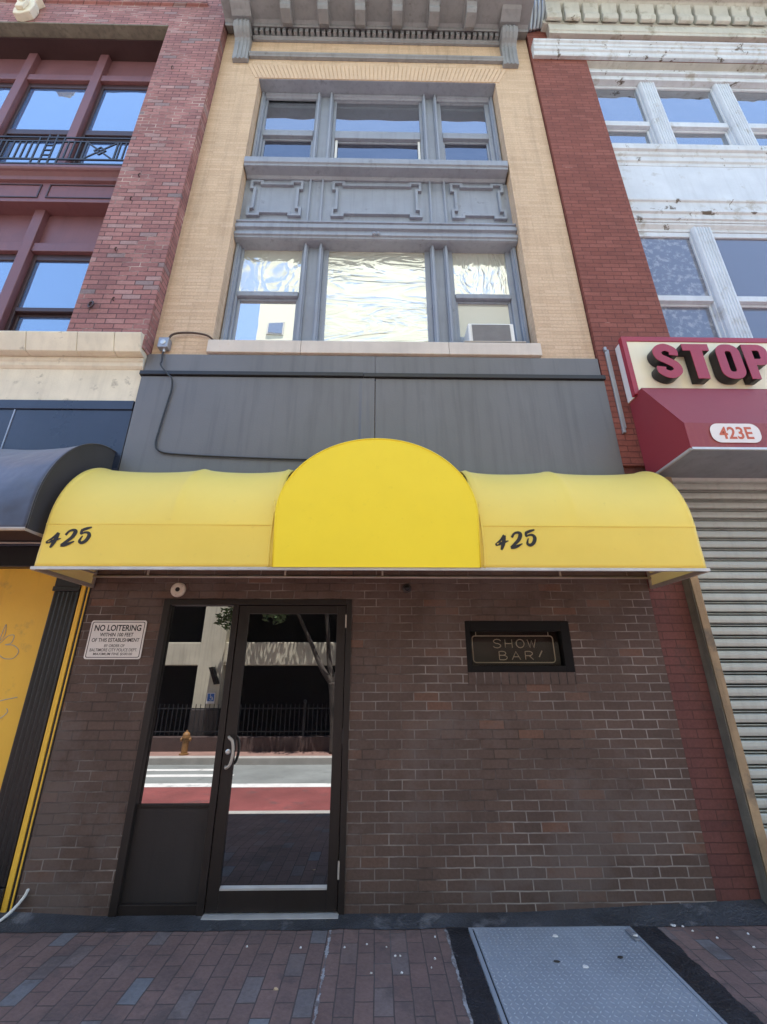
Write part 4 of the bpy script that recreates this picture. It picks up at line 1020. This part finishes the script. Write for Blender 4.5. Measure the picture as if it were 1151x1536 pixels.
scrap(1.62, -.33, .018, .03, 'white scrap on the hinge edge of the steel hatch', None)
scrap(1.96, -.165, .026, .006, 'largest white scrap, lying on the tar strip right of the hatch', None)
scrap(-.52, -.72, .018, .001, 'pale tan scrap lying on the bricks before the door', None, 'tan')

# ================================================================== ACROSS THE STREET (seen in the glass)
ob = thing('office_building', 'beige concrete office block with dark openings across the street', 'building', (0, -14, -.3))
b = B()
cxs = [-10.2, -4.66, .9, 6.5, 12.1, -15.8]
for x in cxs: b.box(x-.35, x+.35, -9.7, -9.0, .66, 6.6)
for z0, z1 in ((1.78, 2.40), (3.65, 4.3), (5.9, 6.7)): b.box(-19, 15, -9.65, -9.05, z0, z1)
b.obj('wall', 'officestone', ob, bevel=.02)
b = B()
for x in cxs: b.box(x-.37, x+.37, -9.72, -8.98, -.31, .658)
b.obj('column_base', 'granite', ob, bevel=.02)
B().box(-19, 15, -20, -10.2, -.31, 6.5).obj('interior', 'cavity', ob)
B().box(-19, 15, -20, -9.1, 6.5, 6.6).obj('roof', 'roofing', ob)
b = B(); b.box(-4.62, -4.40, -8.99, -8.955, .80, 1.07); ps = b.obj('access_sign', 'signface', ob)
b = B(); b.box(-4.60, -4.42, -8.954, -8.952, .86, 1.05); b.obj('symbol_field', 'blue', ps)
b = B(); b.tube([(-4.50+.045*math.cos(a), -8.948, .93+.045*math.sin(a)) for a in [-2.6+k*.38 for k in range(12)]], .007, 6); b.tube([(-4.52, -8.948, 1.02), (-4.52, -8.948, .95), (-4.47, -8.948, .94), (-4.455, -8.948, .89)], .008, 6); b.lathe((-4.52, -8.948, 1.035), [(.012, 0), (.012, .004)], 'y', 10); b.obj('symbol', 'signface', ps)
b = B(); b.loft([(-4.62, -8.99, 1.72), (-4.52, -8.99, 1.74), (-4.52, -8.8, 1.74), (-4.62, -8.8, 1.72)], [(-4.42, -8.99, 1.28), (-4.32, -8.99, 1.30), (-4.32, -8.8, 1.30), (-4.42, -8.8, 1.28)]); b.obj('wall_lamp', 'blackpaint', ob)
tw = thing('tower_block', 'tall cream tower block with small windows across the street', 'building', (3, -26, 0))
b = B(); b.box(-8.7, 16, -34, -20.0, -.4, 39)
wl = b.obj('wall', 'towerstone', tw)
for x, z in ((-7.4, 24.9), (-7.4, 29.5), (-7.4, 20.5)):
    b = B(); b.box(x-.6, x+.6, -20.0, -19.93, z-.55, z+.55); w_ = b.obj('window', 'concrete', tw)
    B().box(x-.5, x+.5, -19.93, -19.90, z-.45, z+.45).obj('pane', 'blueish', w_)
# low wall and railing before the office block
lw = B(); lw.box(-15, 15, -8.86, -8.66, -.31, .03); lwo = tag(lw.obj('low_wall', 'lowwall', bevel=.01), 'low brown wall along the far sidewalk under a black railing', 'wall')
fe = thing('iron_fence', 'black iron railing on the low wall across the street', 'fence', (0, -8.76, .03))
b = B(); b.box(-15, 15, -8.775, -8.745, .13, .155); b.box(-15, 15, -8.775, -8.745, .68, .705); b.obj('rail', 'iron', fe)
b = B()
for k in range(250): x = -15+k*.12; b.box(x-.008, x+.008, -8.768, -8.752, .04, .80)
b.obj('pickets', 'iron', fe)
for k in range(15):
    x = -14.2+k*2.05
    b = B(); b.box(x-.03, x+.03, -8.79, -8.73, .03, .86); b.lathe((x, -8.76, .86), [(.045, 0), (.045, .03), (.02, .05)], 'z', 8); b.obj('post', 'iron', fe)
hy = thing('fire_hydrant', 'orange fire hydrant on the far sidewalk by the kerb', 'fire hydrant', (-4.72, -8.2, -.304))
b = B(); b.lathe((-4.72, -8.2, -.304), [(.11, 0), (.11, .03), (.075, .035), (.075, .36), (.10, .37), (.10, .40), (.08, .41)], 'z', 20); b.obj('barrel', 'hydrant', hy, smooth=False)
b = B(); b.lathe((-4.72, -8.2, .106), [(.09, 0), (.085, .04), (.06, .08), (.025, .10), (.025, .13)], 'z', 20); b.obj('bonnet', 'hydrant', hy)
for d in (-1, 1):
    b = B(); b.lathe((-4.72+d*.07, -8.2, .03), [(.045, 0), (.045, d*.05), (.03, d*.06)], 'x', 12); b.obj('nozzle', 'hydrant', hy)
tr = thing('street_tree', 'street tree with forked dark trunk on the far sidewalk', 'tree', (-1.05, -8.35, -.304))
b = B()
tx, ty = -1.05, -8.35
b.tube(spline([(tx, ty, -.31), (tx-.02, ty, .3), (tx-.06, ty, 1.0), (tx-.10, ty+.02, 1.35)], 5), [.13, .12]+[.11]*14, 10)
for e, r in (((-.62, .05, 2.1), .06), ((-1.25, .1, 3.1), .04)): pass
b.tube(spline([(tx-.10, ty+.02, 1.3), (tx-.42, ty+.05, 1.75), (tx-.75, ty, 2.4), (tx-1.25, ty+.1, 3.4), (tx-1.5, ty, 4.2)], 5), [.08-.003*k for k in range(21)], 8)
b.tube(spline([(tx-.10, ty+.02, 1.3), (tx-.22, ty-.1, 1.9), (tx-.30, ty-.1, 2.7), (tx-.4, ty, 3.8), (tx-.3, ty, 4.6)], 5), [.08-.003*k for k in range(21)], 8)
b.tube(spline([(tx-.08, ty+.02, 1.25), (tx+.1, ty+.1, 1.9), (tx+.2, ty+.1, 2.8), (tx+.5, ty, 3.9)], 5), [.075-.003*k for k in range(16)], 8)
b.obj('trunk', 'bark', tr, smooth=True)
b = B(); rnd = random.Random(4)
cl = [(tx-1.4, ty, 4.1, .8), (tx-.4, ty, 4.7, 1.0), (tx+.6, ty+.2, 4.1, .9), (tx-.9, ty+.4, 3.6, .55), (tx-1.7, ty+.3, 3.2, .4), (tx-.2, ty-.5, 4.0, .8), (tx-3.35+.2, ty-.2, 3.0, .3), (tx-2.9, ty, 3.5, .45), (tx-2.3, ty, 4.2, .7)]
for cx_, cy_, cz_, rr in cl:
    for k in range(int(430*rr)):
        d = Vector((rnd.gauss(0,1), rnd.gauss(0,1), rnd.gauss(0,1))).normalized()*rr*rnd.random()**.4
        p = Vector((cx_, cy_, cz_))+d; a = Vector((rnd.gauss(0,1), rnd.gauss(0,1), rnd.gauss(0,.6))).normalized(); c = a.orthogonal().normalized()
        s = .05+.05*rnd.random()
        b.bm.faces.new([b.bm.verts.new(q) for q in (p-a*s, p+c*s*.5, p+a*s, p-c*s*.5)])
b.obj('crown', 'leaf', tr)

# ================================================================== light, world, camera
EL, AZ = math.radians(77.5), math.radians(14)
sun_dir = Vector((math.sin(AZ)*math.cos(EL), math.cos(AZ)*math.cos(EL), math.sin(EL)))
w = bpy.data.worlds.new('World'); scene.world = w; w.use_nodes = True
nt = w.node_tree; nt.nodes.clear()
sky = nt.nodes.new('ShaderNodeTexSky'); sky.sky_type = 'NISHITA'; sky.sun_disc = False
sky.sun_elevation = EL; sky.sun_rotation = AZ; sky.altitude = 20; sky.air_density = 1.0; sky.dust_density = .6; sky.ozone_density = 1.6
bg = nt.nodes.new('ShaderNodeBackground'); bg.inputs['Strength'].default_value = .13
wo = nt.nodes.new('ShaderNodeOutputWorld'); nt.links.new(sky.outputs[0], bg.inputs[0]); nt.links.new(bg.outputs[0], wo.inputs[0])
sl_ = bpy.data.lights.new('sun', 'SUN'); sl_.energy = 4.5; sl_.angle = math.radians(.5); sl_.color = (1, .975, .93)
so = bpy.data.objects.new('sun', sl_); COL.objects.link(so); so.rotation_euler = sun_dir.to_track_quat('Z', 'Y').to_euler(); so.location = (0, 5, 30)

cam = bpy.data.cameras.new('camera'); co_ = bpy.data.objects.new('camera', cam); COL.objects.link(co_)
pitch, yaw, roll = math.radians(20.7525), math.radians(.9227), math.radians(.0435)
f = Vector((math.sin(yaw)*math.cos(pitch), math.cos(yaw)*math.cos(pitch), math.sin(pitch)))
r = Vector((math.cos(yaw), -math.sin(yaw), 0)); d = f.cross(r)
r2 = r*math.cos(roll)+d*math.sin(roll); d2 = -r*math.sin(roll)+d*math.cos(roll)
m = Matrix((r2, -d2, -f)).transposed().to_4x4(); m.translation = (0, -3.7213, 1.557)
co_.matrix_world = m
cam.sensor_fit = 'VERTICAL'; cam.sensor_height = 24; cam.lens = 24*640/1536; cam.clip_start = .05; cam.clip_end = 1000
scene.camera = co_
scene.view_settings.view_transform = 'Standard'; scene.view_settings.look = 'None'; scene.view_settings.gamma = 1
scene.view_settings.exposure = 2.1
scene.cycles.max_bounces = 8; scene.cycles.diffuse_bounces = 5; scene.cycles.use_denoising = True
